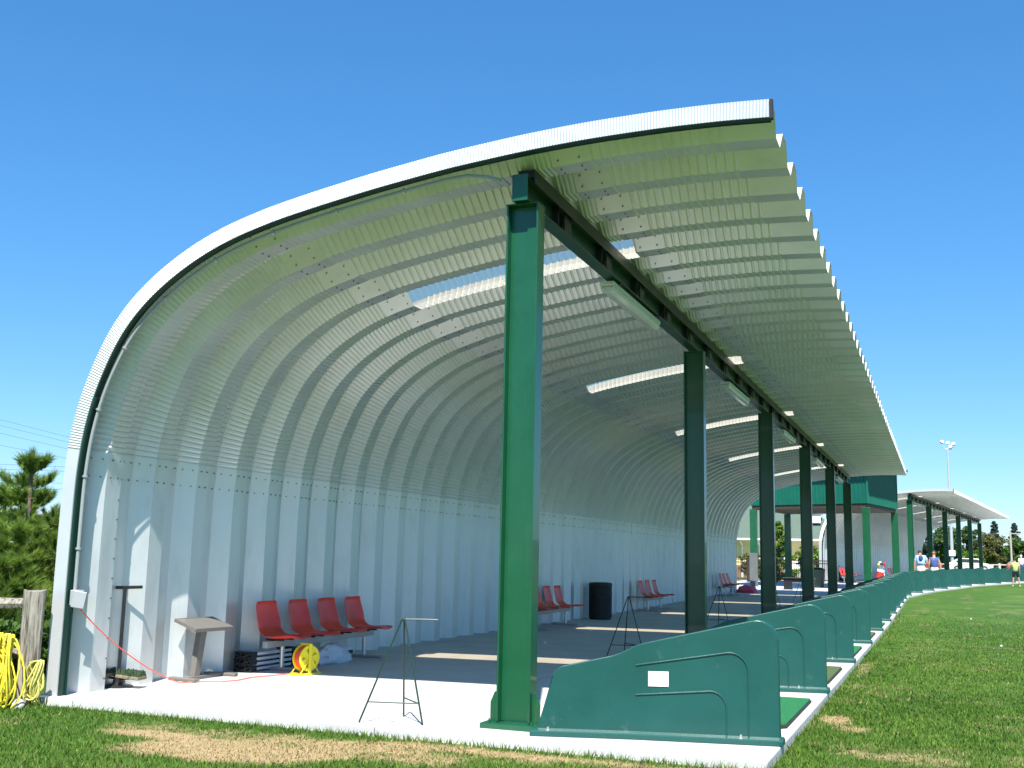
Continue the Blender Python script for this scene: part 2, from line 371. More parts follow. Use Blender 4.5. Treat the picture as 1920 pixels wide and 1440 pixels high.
EDGE = [(2.28, -.62), (2.28, 20), (2.27, 30), (2.26, 36), (2.30, 39.5), (2.95, 45.4), (3.5, 49.2), (4.15, 52.5), (4.9, 56.8), (5.55, 60.3), (6.55, 63.8), (7.65, 67.6), (8.85, 71.8), (12.5, 84), (19, 102)]
def edge_x(y):
    for (x0, y0), (x1, y1) in zip(EDGE, EDGE[1:]):
        if y <= y1: return x0+(x1-x0)*(y-y0)/(y1-y0)
    return EDGE[-1][0]
mb = MB(); ysl = [-.62, 5, 12, 20, 24, 28, 32, 36, 39.5, 42, 45.4, 49.2, 52.5, 56.8, 60.3, 63.8, 67.6, 71.8, 84, 102]
vs = []; fs = []
for y in ysl:
    xl = -5.08 if y < 40 else -7.5; xl = xl if y > 0 else -5.06
    yy = y + (.10 if y < 0 else 0)
    vs += [(xl, yy, g(y)-.4), (xl, yy, g(y)), (edge_x(y), y, g(y)), (edge_x(y), y, g(y)-.4)]
n = len(ysl)
for i in range(n-1):
    for j in range(3): a = i*4+j; fs.append((a, a+1, a+5, a+4))
fs += [(3, 2, 1, 0), ((n-1)*4, (n-1)*4+1, (n-1)*4+2, (n-1)*4+3)]
mb.add(vs, fs); o = mb.build('concrete_slab', CONC, bev=.012); tag(o, kind='structure')

# grass blades
def blades():
    n = 330000
    F2 = np.array([F_.x, F_.y]); F2 /= np.linalg.norm(F2); R2 = np.array([F2[1], -F2[0]])
    u = rng.random(n); d = 6.6*np.exp(u*math.log(36/6.6)); lat = (rng.random(n)*2-1)*.56*d
    P = np.array([CAM.x, CAM.y])+F2*d[:, None]+R2*lat[:, None]
    ex = np.interp(P[:, 1], [e[1] for e in EDGE], [e[0] for e in EDGE])
    inside = (P[:, 1] > -.64+.014*(2.28-P[:, 0])) & (P[:, 0] < ex+.012) & (P[:, 0] > -5.1)
    bad = inside | (P[:, 0] < -7.2)
    bad |= rng.random(n) > np.clip((36-d)/18, 0, 1)
    P = P[~bad]; d = d[~bad]; n = len(P)
    dr = dryf(P[:, 0], P[:, 1]); keep = rng.random(n) > dr*.45; P = P[keep]; d = d[keep]; dr = dr[keep]; n = len(P)
    ex = np.interp(P[:, 1], [e[1] for e in EDGE], [e[0] for e in EDGE])
    near = np.exp(-np.abs(P[:, 1]+.66)*9)*(P[:, 1] < -.6)+np.exp(-np.abs(P[:, 0]-ex)*9)*(P[:, 0] > ex)
    h = (.020+.022*rng.random(n))*(1-.45*dr)*(1+.9*near); wd = (.0026+.00042*d)*(.7+.6*rng.random(n))
    an = rng.random(n)*2*pi; le = rng.random(n)*h*.9; la = rng.random(n)*2*pi
    b = np.stack([P[:, 0], P[:, 1], gy(P[:, 1])-.083], -1)
    wv = np.stack([np.cos(an), np.sin(an), np.zeros(n)], -1)*wd[:, None]
    tip = b+np.stack([np.cos(la)*le, np.sin(la)*le, h], -1)
    V = np.stack([b-wv, b+wv, tip], 1).reshape(-1, 3); Ft = np.arange(3*n).reshape(-1, 3)
    isdry = (rng.random(n) < dr*.95).astype(float)*(.7+.3*rng.random(n)) + (rng.random(n) < .04)*.5
    o = raw('lawn_grass', V, Ft, BLADE, attrs={'dry': np.repeat(isdry.clip(0, 1), 3), 'rnd': np.repeat(rng.random(n), 3)})
    tag(o, 'short mown grass with dry tan patches beside the slab', 'grass', kind='stuff')
blades()

# ------------------------------------------------------------------ the arched shelter
RIB = .762; DEP = .19; NR = 52
ctl = [(-4.98, 0), (-4.98, .8), (-4.98, 1.6), (-4.975, 2.2), (-4.94, 2.6), (-4.88, 2.9), (-4.80, 3.17), (-4.68, 3.45), (-4.54, 3.73), (-4.36, 3.975), (-4.14, 4.19), (-3.88, 4.385), (-3.615, 4.545), (-3.347, 4.675), (-3.06, 4.785), (-2.59, 4.915), (-2.05, 5.025), (-1.44, 5.135), (-.671, 5.250), (.108, 5.330), (.706, 5.370), (1.414, 5.388), (1.958, 5.382), (2.36, 5.362)]
ctl = np.array(ctl); dd = np.r_[0, np.cumsum(np.linalg.norm(np.diff(ctl, axis=0), axis=1))]
sf = np.linspace(0, dd[-1], 2400); cx = np.interp(sf, dd, ctl[:, 0]); cz = np.interp(sf, dd, ctl[:, 1])
ang = np.unwrap(np.arctan2(np.gradient(cz), np.gradient(cx)))
k = np.exp(-np.linspace(-2.5, 2.5, 241)**2); k /= k.sum()
ang = np.convolve(np.pad(ang, 120, mode='edge'), k, mode='valid')
ds = sf[1]-sf[0]; cx = ctl[0, 0]+np.r_[0, np.cumsum(np.cos(ang[:-1])*ds)]; cz = np.r_[0, np.cumsum(np.sin(ang[:-1])*ds)]
cz += np.linspace(0, 1, len(cz))*(ctl[-1, 1]-cz[-1]); cx += np.linspace(0, 1, len(cx))*(ctl[-1, 0]-cx[-1])
SM = dd[-1]
def curve(s):
    x = np.interp(s, sf, cx); z = np.interp(s, sf, cz); a = np.interp(s, sf, ang)
    return x, z, np.sin(a), -np.cos(a)         # inward normal (towards the covered side)
def s_at_x(xq): return float(np.interp(xq, cx[900:1900] if False else cx[600:], sf[600:]))
def s_at_z(zq): return float(np.interp(zq, cz[:1000], sf[:1000]))
SJ1 = s_at_z(2.36); SJ2 = s_at_x(-2.93); SJ3 = s_at_x(.42); S25 = s_at_z(2.52)
def ssamp(a, b, crimps, step=.14):
    s = list(np.arange(a, b, step))+[b]; h = [0.]*len(s)
    for c0, c1, pit, wd in crimps:
        k = np.arange(c0+pit/2, c1, pit)
        keep = [(q, t) for q, t in zip(s, h) if not any(abs(q-kk) < wd*.75 for kk in k)]
        s = [q for q, _ in keep]; h = [t for _, t in keep]
        for kk in k:
            for off, hh in ((-wd/2, 0.), (-wd/6, 1.), (wd/6, 1.), (wd/2, 0.)): s.append(kk+off); h.append(hh)
    o = np.argsort(s); return np.array(s)[o], np.array(h)[o]
PROF = [(0, DEP), (.155, 0), (.381, 0), (.536, DEP), (.762, DEP)]
def shell(name, a, b, crimps, lift, mtl, parent, cells, amp=.016, thick=None):
    s, h = ssamp(a, b, crimps); x, z, nx_, nz_ = curve(s); VV = []; FF = []; base = 0; m = len(s)
    for c in cells:
        y0 = .221+RIB*(c-1); pr = PROF if c > 0 else PROF[1:]
        if c == 0: pr = [(.155, 0)]+PROF[2:]
        P = []
        for (py, pd) in pr:
            dpt = pd+lift-amp*h*(1 if pd < .1 else .55)
            P.append(np.stack([x+nx_*dpt, np.full(m, y0+py), z+nz_*dpt], -1))
        P = np.stack(P, 1); q = P.shape[1]; VV.append(P.reshape(-1, 3))
        i, j = np.meshgrid(np.arange(m-1), np.arange(q-1), indexing='ij'); a_ = (base+i*q+j).ravel()
        FF.append(np.stack([a_, a_+1, a_+q+1, a_+q], -1)); base += m*q
    return raw(name, np.concatenate(VV), np.concatenate(FF), mtl, parent)
def build_shelter(root):
    cells = list(range(NR)); sky = [4, 14, 24, 34, 44]
    shell('wall_panels', 0, S25, [], .012, GALV, root, cells)
    shell('curved_panels', SJ1-.16, SJ2+.19, [(S25, SJ2-.2, .062, .034)], .008, GALV, root, cells)
    ceil = [c for c in cells if c not in sky]
    shell('ceiling_panels', SJ2-.17, SJ3+.16, [(SJ2+.21, SJ3-.32, .088, .036), (SJ3-.31, SJ3-.17, .05, .03)], .004, GALV, root, ceil)
    for c in sky: tag(shell('skylight_panel', SJ2+.10, SJ3-.15, [(SJ2+.21, SJ3-.32, .088, .036)], .002, SKYL, root, [c]))
    shell('overhang_panels', SJ3-.17, SM, [(SJ3+.18, SM-.42, .088, .040)], 0., GALV, root, cells)
    # bolts of the lapped joints
    bm = MB(); VV = []; FF = []; base = 0
    th = np.arange(6)*pi/3
    def bolt(P, N_):
        nonlocal base
        N_ = N_/np.linalg.norm(N_); t = np.cross(N_, [0.31, .9, .2]); t /= np.linalg.norm(t); b = np.cross(N_, t)
        ring = P+.0095*(np.cos(th)[:, None]*t+np.sin(th)[:, None]*b); top = ring*1.0+N_*.010
        VV.append(np.concatenate([ring, top])); 
        for j in range(6): FF.append((base+j, base+(j+1) % 6, base+6+(j+1) % 6, base+6+j))
        FF.append((base+6, base+7, base+8, base+9)); FF.append((base+6, base+9, base+10, base+11)); base += 12
    zb = [float(np.interp(z_, cz[:1000], sf[:1000])) for z_ in (2.254, 2.45)]
    rows = zb+[SJ2-.12, SJ2+.12, SJ3-.10, SJ3+.11]
    for si in rows:
        x, z, nx_, nz_ = [float(q) for q in curve(si)]
        for c in cells:
            y0 = .221+RIB*(c-1)
            for (py, f) in ((.21, 0), (.33, 0), (.42, 1), (.495, 1), (.59, 2), (.70, 2)):
                d = {0: 0, 1: (py-.381)/.155*DEP, 2: DEP}[f]+.013
                if c == 0 and f == 0: continue
                n = np.array([nx_, 0, nz_]) if f != 1 else np.array([nx_*.63, -.77, nz_*.63])
                P = np.array([x+nx_*d, y0+py, z+nz_*d]); bolt(P, n)
    for zz in np.arange(.12, 2.2, .21):       # seam bolts up the first wall panel
        bolt(np.array([-4.98+DEP+.014, .205, zz]), np.array([1., 0, 0]))
    raw('panel_bolts', np.concatenate(VV), np.array([f for f in FF]), BOLT, root); 
    # end trim: ribbed white fascia with a green angle behind it
    def sweep(name, prof, s, mtl, yz=None):
        x, z, nx_, nz_ = curve(s); P = []
        for (py, pd) in prof:
            yy = np.full(len(s), py) if yz is None else py+yz
            P.append(np.stack([x+nx_*pd, yy, z+nz_*pd], -1))
        P = np.stack(P, 1); q = P.shape[1]; m = len(s)
        i, j = np.meshgrid(np.arange(m-1), np.arange(q-1), indexing='ij'); a_ = (i*q+j).ravel()
        return raw(name, P.reshape(-1, 3), np.stack([a_, a_+1, a_+q+1, a_+q], -1), mtl, root)
    for yf, sg in ((-.40, 1), (NR*RIB-.39+.01, -1)):
        s1 = np.linspace(0, S25, 30); sweep('end_trim', [(yf+.14*sg, -.012), (yf, -.012), (yf, .145), (yf+.02*sg, .148)], s1, GALVF)
        kk = int((SM-S25)/.014); s2 = np.linspace(S25, SM, kk); zig = np.where(np.arange(kk) % 2 == 0, .0034, -.0034)
        sweep('end_trim', [(yf+.14*sg, -.014), (yf, -.014), (yf, .145), (yf+.02*sg, .147)], s2, GALVF, zig)
        for s3, e1, e2 in ((np.linspace(0, S25+.6, 60), .172, .197), (np.linspace(S25+.6, SM, 150), .156, .166)): sweep('end_angle', [(yf+.012*sg, .146), (yf+.012*sg, e1), (yf+.08*sg, e1+.002), (yf+.08*sg, e2)], s3, DGREEN)
    mb = MB(); x, z, nx_, nz_ = [float(q) for q in curve(SM)]
    mb.box((x-.012, -.415, z-.165), (x+.018, -.36, z+.012)); mb.build('trim_end_cap', BLACK, root, bev=.004)
    # beam
    mb = MB(); y0, y1 = -.16, 38.75
    mb.box((-.075, y0, 4.80), (.075, y1, 4.815)); mb.box((-.006, y0+.01, 4.815), (.006, y1, 5.035)); mb.box((-.075, y0, 5.035), (.075, y1, 5.05))
    beam = mb.build('beam', BEAMG, root, bev=.003)
    mb = MB(); mb.box((-.078, y0-.012, 4.795), (.078, y0, 5.055)); mb.build('end_plate', GREEN, beam, bev=.003)
    mb = MB()
    for k in range(26):
        yy = .75+k*1.525
        if yy < y1: MB().box((.007, yy-.006, 4.816), (.074, yy+.006, 5.034)).build('web_stiffener', BLACK, beam); MB().box((.058, yy+.2, 4.816), (.07, yy+.42, 5.034)).build('web_stiffener', BLACK, beam)
    mb = MB(); mb.box((-.06, y0+.1, 5.051), (.11, y1, 5.128)); mb.box((.10, y0+.1, 4.99), (.112, y1, 5.05)); mb.build('roof_angle', BLACK, root, bev=.003)
    # columns
    def column(y, mtl):
        hh = 4.795; mb = MB(); zf = g(y)*.9
        for s in (-1, 1): mb.box((s*.15-.009, y-.09, .05), (s*.15+.009, y+.09, hh-.012))
        mb.box((-.141, y-.006, .05), (.141, y+.006, hh-.012))
        mb.box((-.165, y-.10, hh-.012), (.165, y+.10, hh))
        c = mb.build('column', mtl, root, bev=.003)
        mb = MB(); mb.box((-.27, y-.19, zf), (.27, y+.19, zf+.045)); mb.build('base_plate', mtl, c, bev=.004)
        for s in (-1, 1):
            mb = MB(); poly = [(s*.16, zf+.046), (s*.235, zf+.046), (s*.235, zf+.21), (s*.195, zf+.30), (s*.16, zf+.30)]
            mb.prism(poly, .012, T(0, y-.02, 0) @ RX(pi/2)); mb.build('gusset', mtl, c)
        for sx in (-.2, .2):
            for sy in (-.14, .14): MB().lathe([(.016, zf+.045), (.016, zf+.068), (.006, zf+.068), (.006, zf+.085)], 6, T(sx, y+sy, 0)).build('anchor_bolt', mtl, c)
    for k in range(6): column(k*7.7, GREEN)
shelter = empty('arched_shelter', (0, 0, 0), 0, 'near long arched corrugated steel shelter on green columns, filling the photo', 'shelter', 'arched driving range shelters')
build_shelter(shelter)
shelter2 = copy_tree(shelter, loc=(2.067, 55.495, .25), rz=-.1289, scale=(1, 7.265/7.7, 1), label='far arched corrugated steel shelter beyond the green tower')

# lights under the beam
def fix_lamp():
    root = empty('fluorescent_lamp', (-.04, 2.85, 4.79)); L_ = 2.35
    mb = MB(); mb.box((-.09, 0, -.075), (.09, L_, -.02)); mb.build('lamp_housing', LAMPW, root, bev=.012)
    mb = MB(); pts = [(-.085, -.078), (-.075, -.13), (-.03, -.158), (.03, -.158), (.075, -.13), (.085, -.078)]
    mb.prism(pts, L_-.06, T(0, .03, 0) @ Matrix(((1, 0, 0, 0), (0, 0, 1, 0), (0, 1, 0, 0), (0, 0, 0, 1)))); mb.build('lamp_lens', LENS, root, bev=.006)
    for yy in (.25, L_-.3):
        mb = MB(); mb.box((-.14, yy-.02, -.02), (.16, yy+.02, -.002)); mb.tube([(.14, yy, -.02), (.14, yy, -.05)], .008); mb.build('hanger_bracket', BLACK, root)
    mb = MB()
    for sx in (-.045, .045): mb.sphere((sx, .02, -.105), .016, n=6)
    mb.build('end_screws', LAMPW, root)
    return root
lamp0 = fix_lamp()
ords = ['nearest', 'second', 'third', 'fourth', 'farthest']
for k in range(5):
    lb = '%s fluorescent lamp fixture under the beam of the near shelter' % ords[k]
    l = lamp0 if k == 0 else copy_tree(lamp0, loc=(-.04, 2.85+7.7*k, 4.79))
    tag(l, lb, 'lamp', 'fluorescent lamps under the beams')
for k in range(5):
    lp = Vector((-.04, (2.85+7.7*k)*.943, 5.04)); q = RZ(-.1289) @ lp
    l = copy_tree(lamp0, loc=(2.067+q.x, 55.495+q.y, q.z), rz=-.1289); tag(l, '%s fluorescent lamp fixture under the beam of the far shelter' % ords[k], 'lamp', 'fluorescent lamps under the beams')

# conduit along the front arch
cr = empty('electrical_conduit', (-4.72, -.3, 0), 0, 'grey conduit pipe with a junction box running up the front arch', 'conduit')
def cpt(s):
    x, z, a, b = [float(q) for q in curve(s)]; t = min(1, max(0, (x+4.75)/.8)); d = .213-.018*t; return Vector((x+a*d+4.72, -.335+.3+.065*t, z+b*d))
sA = s_at_z(1.02); sB = s_at_x(-.75)
pts = [cpt(s) for s in np.linspace(sA, sB, 90)]; e = pts[-1]
pts += [e+Vector((.22, .0, .015)), e+Vector((.42, .02, -.01)), e+Vector((.55, .05, -.05))]
MB().tube(pts, .018, 8).build('conduit_pipe', PVC, cr, smooth=True)
for s in np.arange(sA+.45, sB-.1, .76):
    p = cpt(s); q = cpt(s+.02); MB().tube([p, q], .030, 8).build('pipe_clamp', STEELG, cr, smooth=True)
mb = MB(); mb.box((-.06, -.09, .90), (.05, .0, 1.06)); jb = mb.build('junction_box', BOXG, cr, bev=.01)
MB().box((-.065, -.012, -.085), (.065, .0, .085), T(.075, -.10, .965) @ RZ(.5) @ RY(.15)).build('box_cover', BOXG, jb, bev=.006)
# cord from the junction box to the reel
def catenary(a, b, sag, n=24):
    a, b = Vector(a), Vector(b); return [a.lerp(b, t)+Vector((0, 0, -sag*4*t*(1-t))) for t in np.linspace(0, 1, n)]
pts = catenary((-4.66, -.40, .90), (-4.45, 1.05, .012), .10, 20)+[Vector(p) for p in [(-4.42, 1.2, .010), (-4.28, 1.38, .010), (-4.15, 1.42, .010), (-4.08, 1.62, .010), (-4.12, 1.95, .010), (-4.02, 2.25, .010), (-3.96, 2.48, .012)]]
tag(MB().tube(pts, .0065, 6).build('red_extension_lead', REDC, smooth=True), 'thin red power cord hanging from the junction box down to the floor', 'cord')

# ------------------------------------------------------------------ bay dividers
def round_poly(pts, rad, n=6):
    out = []; m = len(pts)
    for i, (p, r) in enumerate(zip(pts, rad)):
        p = Vector(p); a = (Vector(pts[i-1])-p).normalized(); b = (Vector(pts[(i+1) % m])-p).normalized()
        if r < 1e-4: out.append(p); continue
        th_ = a.angle(b)/2; t = r/math.tan(th_); t = min(t, (Vector(pts[i-1])-p).length*.48, (Vector(pts[(i+1) % m])-p).length*.48); r2 = t*math.tan(th_)
        c = p+(a+b).normalized()*(r2/math.sin(th_)); p0 = p+a*t; p1 = p+b*t
        a0 = p0-c; a1 = p1-c; tot = a0.angle(a1)
        for k in range(n+1):
            f = k/n; w0 = math.sin((1-f)*tot)/math.sin(tot); w1 = math.sin(f*tot)/math.sin(tot); out.append(c+a0*w0+a1*w1)
    return out
# local frame: u along the divider (0 = inner foot, 2.05 = outer end), base path slightly cranked
def upath(u): return (u*.958, u*.285-.0) if u < .83 else (.83*.958+(u-.83)*.979, .83*.285+(u-.83)*.206)
def make_divider():
    root = empty('bay_divider', (0, 0, 0))
    out = round_poly([(0.02, .0), (2.03, .0), (2.03, 1.01), (.87, .735), (.68, .640), (.16, .520)], [.0, .0, .17, .5, .5, .13], 7)
    # insert a vertical crease at u=.83
    bm = bmesh.new()
    th_ = .05
    rings = []
    for yo, ins in ((-th_/2+.012, .0), (-th_/2, .012), (th_/2, .012), (th_/2-.012+.012, .0)):
        pass
    cx_ = sum(p[0] for p in out)/len(out); cy_ = sum(p[1] for p in out)/len(out)
    def inset(p, d):
        i = out.index(p); a = out[i-1]; b = out[(i+1) % len(out)]; t = (Vector(b)-Vector(a)).normalized(); nrm = Vector((-t.y, t.x)); return Vector(p)+nrm*d
    def ring(y, d): return [bm.verts.new((*(inset(p, d) if p[1] > .02 else Vector(p)),)+(y,)) for p in out]
    rr = [ring(-th_/2, .016), ring(-th_/2+.008, .004), ring(-th_/2+.02, 0), ring(th_/2-.02, 0), ring(th_/2-.008, .004), ring(th_/2, .016)]
    for r0, r1 in zip(rr, rr[1:]):
        for i in range(len(r0)): bm.faces.new((r0[i], r0[(i+1) % len(r0)], r1[(i+1) % len(r0)], r1[i]))
    bm.faces.new(rr[0][::-1]); bm.faces.new(rr[-1])
    bmesh.ops.bisect_plane(bm, geom=bm.verts[:]+bm.edges[:]+bm.faces[:], plane_co=(.83, 0, 0), plane_no=(1, 0, 0))
    for v in bm.verts:
        u, z, n_ = v.co.x, v.co.y, v.co.z; px, py = upath(u); sl_ = .285 if u < .82 else .206; l = math.hypot(1, sl_)
        v.co = (px+n_*sl_/l, py-n_/l*1. if False else py+n_, z+.045)
    bmesh.ops.recalc_face_normals(bm, faces=bm.faces[:])
    me = bpy.data.meshes.new('panel'); bm.to_mesh(me); bm.free()
    panel = link(me, 'panel', TEAL, root, smooth=True); wn = panel.modifiers.new('wn', 'WEIGHTED_NORMAL'); wn.keep_sharp = True; wn.weight = 100
    def W(u, z, off=-.027): px, py = upath(u); return Vector((px, py+off, z))
    r1 = round_poly([(.85, .60), (1.78, .76), (1.78, .06)], [0, .15, 0], 8); r1 = [p for p in r1]
    MB().tube([W(p[0], p[1]) for p in [(.85, .605)]+r1[1:]], .0075, 8).build('moulded_ridge', TEAL, panel, smooth=True)
    r2 = round_poly([(.85, .36), (1.60, .425), (1.60, .06)], [0, .13, 0], 8)
    MB().tube([W(p[0], p[1]) for p in [(.85, .362)]+r2[1:]], .0075, 8).build('moulded_ridge', TEAL, panel, smooth=True)
    # flared foot
    mb = MB(); us = [-.03, .12, .45, .80, .86, 1.3, 1.7, 2.06]; vs = []
    for u in us:
        for off, z in ((-.075, .0), (-.075, .045), (-.030, .065), (.030, .065), (.075, .045), (.075, 0)): vs.append(W(u, z, off))
    m = len(us); fs = [(i*6+j, i*6+(j+1) % 6, (i+1)*6+(j+1) % 6, (i+1)*6+j) for i in range(m-1) for j in range(6)]+[tuple(range(6))[::-1], tuple((m-1)*6+j for j in range(6))]
    mb.add(vs, fs); mb.build('foot', TEAL, root, bev=.008)
    for u in (.12, 1.72):
        MB().lathe([(.022, .0), (.022, .008), (.011, .010), (.011, .03), (.004, .032)], 8, T(*W(u, .047, -.052))).build('anchor_bolt', CHROME, root)
    return root
D0 = make_divider()
DY = [.15, 4.13, 8.36, 12.71, 17.02, 21.3, 25.2, 28.9, 32.6, 36.3]
nth = ['first', 'second', 'third', 'fourth', 'fifth', 'sixth', 'seventh', 'eighth', 'ninth', 'tenth', 'eleventh', 'twelfth', 'thirteenth', 'fourteenth', 'fifteenth', 'sixteenth', 'seventeenth', 'eighteenth', 'nineteenth', 'twentieth', 'twenty-first', 'twenty-second', 'twenty-third', 'twenty-fourth', 'twenty-fifth', 'twenty-sixth']
dl = [(.30, y-.46, 0.) for y in DY]
yy = 40.2
while yy < 86:
    x = edge_x(yy); sl_ = (edge_x(yy+.5)-edge_x(yy-.5)); a = -math.atan(sl_)
    e_ = RZ(a*.9) @ Vector((1.97, .49, 0)); dl.append((x-.03-e_.x, yy-e_.y, a*.9)); yy += 3.6
for i, (x, y, a) in enumerate(dl):
    o = D0 if i == 0 else copy_tree(D0)
    o.location = (x, y, g(y)); o.rotation_euler = (0, 0, a)
    tag(o, 'nearest teal moulded bay divider, carrying a small white notice' if i == 0 else '%s teal moulded bay divider counted from the near end of the slab' % nth[i], 'divider', 'moulded dividers between the hitting bays')
# notice on the first divider
nr = empty('notice_card', (0, 0, 0), 0, 'small white notice card on the nearest teal divider', 'notice')
def Wd(u, z, off): px, py = upath(u); return Vector((px+.30, py+.15-.46+off, z))
mb = MB(); u0, u1 = .955, 1.125; mb.add([Wd(u0, .435, -.0265), Wd(u1, .437, -.0265), Wd(u1, .560, -.0265), Wd(u0, .558, -.0265), Wd(u0, .435, -.030), Wd(u1, .437, -.030), Wd(u1, .560, -.030), Wd(u0, .558, -.030)], [(0, 1, 2, 3), (7, 6, 5, 4), (0, 4, 5, 1), (1, 5, 6, 2), (2, 6, 7, 3), (3, 7, 4, 0)])
mb.build('card', WHITE, nr)
mb = MB()
for z, s in ((.507, .0045), (.486, .0055), (.464, .0055)): c = Wd(.975, z, -.031); mb.box(c-Vector((s, .0006, s)), c+Vector((s, .0006, s)))
for dx in range(5): c = Wd(1.035+dx*.007, .503+dx*.0025, -.031); mb.box(c-Vector((.0035, .0006, .0025)), c+Vector((.0035, .0006, .0025)))
mb.build('print', mat('grey_print', (.35, .35, .35), .6), nr)

# hitting mats
def make_mat(i, x, y, turf, lab):
    root = empty('hitting_mat', (x, y, g(y)+.002), .0, lab, 'mat', 'turf hitting mats between the dividers')
    poly = [(-.75, -1.05), (.66, -1.05), (.76, -.93), (.76, 1.1), (-.75, 1.1)]
    MB().prism(poly, .022).build('rubber_base', RUBBER, root, bev=.003)
    MB().prism([(p[0]*.985, p[1]*.985) for p in poly], .020, T(0, 0, .0225)).build('turf', turf, root, bev=.003)
md = ['nearest', 'second', 'third', 'fourth', 'fifth', 'sixth', 'seventh', 'eighth', 'ninth']
for i in range(9):
    make_mat(i, 1.44, DY[i]+1.92, TURF1 if i % 2 == 0 else TURF2, '%s hitting mat of %s turf on the slab edge, counted from the near end' % (md[i], 'bright green' if i % 2 == 0 else 'faded olive'))

# ------------------------------------------------------------------ seats
def seat_shell():
    # profile (forward d, height z), width w, with curled edges
    prof = [(.00, .46, .195), (-.012, .43, .20), (.0, .36, .215), (.02, .27, .225), (.045, .17, .228), (.07, .09, .228), (.11, .025, .226), (.18, .0, .225), (.28, .005, .222), (.38, .018, .215), (.46, .022, .195), (.50, .012, .15)]
    nu = 9; vs = []; fs = []
    for (d, z, w_) in prof:
        for j in range(nu):
            t = j/(nu-1)*2-1; cur = abs(t)**3*.035; vs.append(Vector((d*1.24+cur*(1 if z > .1 else 0), t*w_*1.13, z+(cur if z <= .1 else 0))))
    m = len(prof)
    for i in range(m-1):
        for j in range(nu-1): fs.append((i*nu+j, i*nu+j+1, (i+1)*nu+j+1, (i+1)*nu+j))
    return vs, fs
def make_bench(n, sp, label, loc, rz=0.):
    # chairs face +x, row runs along +y
    root = empty('seat_bench', loc, rz, label, 'bench', 'red seat benches along the wall')
    for k in range(n):
        vs, fs = seat_shell(); mb = MB(); mb.add([v+Vector((-.1, k*sp, .405)) for v in vs], fs)
        o = mb.build('seat', RED, root, smooth=True); s = o.modifiers.new('sol', 'SOLIDIFY'); s.thickness = .012; s.offset = 0
        s = o.modifiers.new('sub', 'SUBSURF'); s.levels = 1; s.render_levels = 1
        for sy in (-.11, .11): MB().box((.02, k*sp+sy-.012, .385), (.28, k*sp+sy+.012, .403)).build('seat_bracket', BLACK, root)
    L0, L1 = -.28, (n-1)*sp+.28
    MB().box((.08, L0, .30), (.15, L1, .384)).build('rail', STEELG, root, bev=.006)
    for y in (.12, (n-1)*sp+.05):
        mb = MB(); mb.tube([(.115, y, .04), (.115, y, .30)], .030, 10); lg = mb.build('leg', CHROME, root, smooth=True)
        MB().box((-.22, y-.035, .0), (.42, y+.035, .04)).build('foot', STEELG, root, bev=.012)
    return root
make_bench(4, .735, 'nearest bench of four red moulded seats, yellow cord reel in front of it', (-4.42, 2.74, 0))
make_bench(4, .72, 'second bench of four red seats, partly hidden behind the nearest green column', (-4.42, 12.0, 0))
make_bench(3, .80, 'third bench of three red seats, beyond the dark litter bin', (-4.42, 21.5, 0.012))
make_bench(3, .80, 'fourth bench of three red seats, at the far end of the near shelter', (-4.42, 33.7, .13))
make_bench(5, .80, 'bench of five red seats at the near end of the far shelter', (-1.75, 56.2, .36), -.129)
make_bench(4, .80, 'bench of red seats deep in the far shelter behind the golf bag', (.35, 68.5, .36), -.129)

# ------------------------------------------------------------------ litter bin
br = empty('litter_bin', (-4.32, 16.95, 0), 0, 'dark slatted litter bin against the wall between two red benches', 'litter bin')
mb = MB(); mb.lathe([(.26, .0), (.27, .03), (.27, .80), (.25, .82)], 28); bo = mb.build('bin_body', DBROWN, br)
mb = MB()
for k in range(28):
    a = 2*pi*k/28; mb.box((.262, -.022, .05), (.284, .022, .80), RZ(a))
mb.build('slats', DBROWN, br)
MB().lathe([(.285, .80), (.295, .82), (.295, .86), (.27, .89), (.16, .90), (.15, .87)], 28).build('lid', BLACK, br)
MB().lathe([(.286, .60), (.291, .61), (.291, .64), (.286, .65)], 28).build('band', DBROWN, br)

# ------------------------------------------------------------------ tripods (bag stands)
def make_tripod():
    root = empty('bag_stand', (0, 0, 0)); top = Vector((0, 0, .90))
    feet = [Vector((-.30, -.22, 0)), Vector((-.12, .30, 0)), Vector((.26, -.08, 0))]
    for f in feet: MB().tube([top+Vector((f.x*.05, f.y*.05, 0)), f+Vector((0, 0, .004))], .0085, 6).build('leg', DGREEN, root, smooth=True)
    mids = [top.lerp(f, .80) for f in feet]
    for a, b in ((0, 2), (2, 1)): MB().tube([mids[a], mids[b]], .0065, 6).build('brace', DGREEN, root, smooth=True)
    MB().tube([top+Vector((0, 0, .005)), top+Vector((.17, .05, .008)), top+Vector((.30, .09, .006))], .0075, 6).build('bag_arm', DGREEN, root, smooth=True)
    MB().sphere(top, .018, n=6).build('top_joint', DGREEN, root, smooth=True)
    return root
tp = make_tripod()
for i, (x, y, a) in enumerate([(-1.03, -.22, 0.), (-.98, 7.35, .1), (-1.12, 15.6, -.1), (-1.0, 23.2, .15), (-1.05, 30.9, 0.)]):
    o = tp if i == 0 else copy_tree(tp)
    o.location = (x, y, g(y)); o.rotation_euler = (0, 0, a)
    tag(o, ['thin green tripod bag stand in full sun at the near end', 'thin dark tripod bag stand right of the nearest green column', 'thin dark tripod bag stand just right of the second column', 'fourth thin tripod bag stand from the near end', 'farthest thin tripod bag stand in the shade'][i], 'bag stand', 'tripod bag stands on the slab')

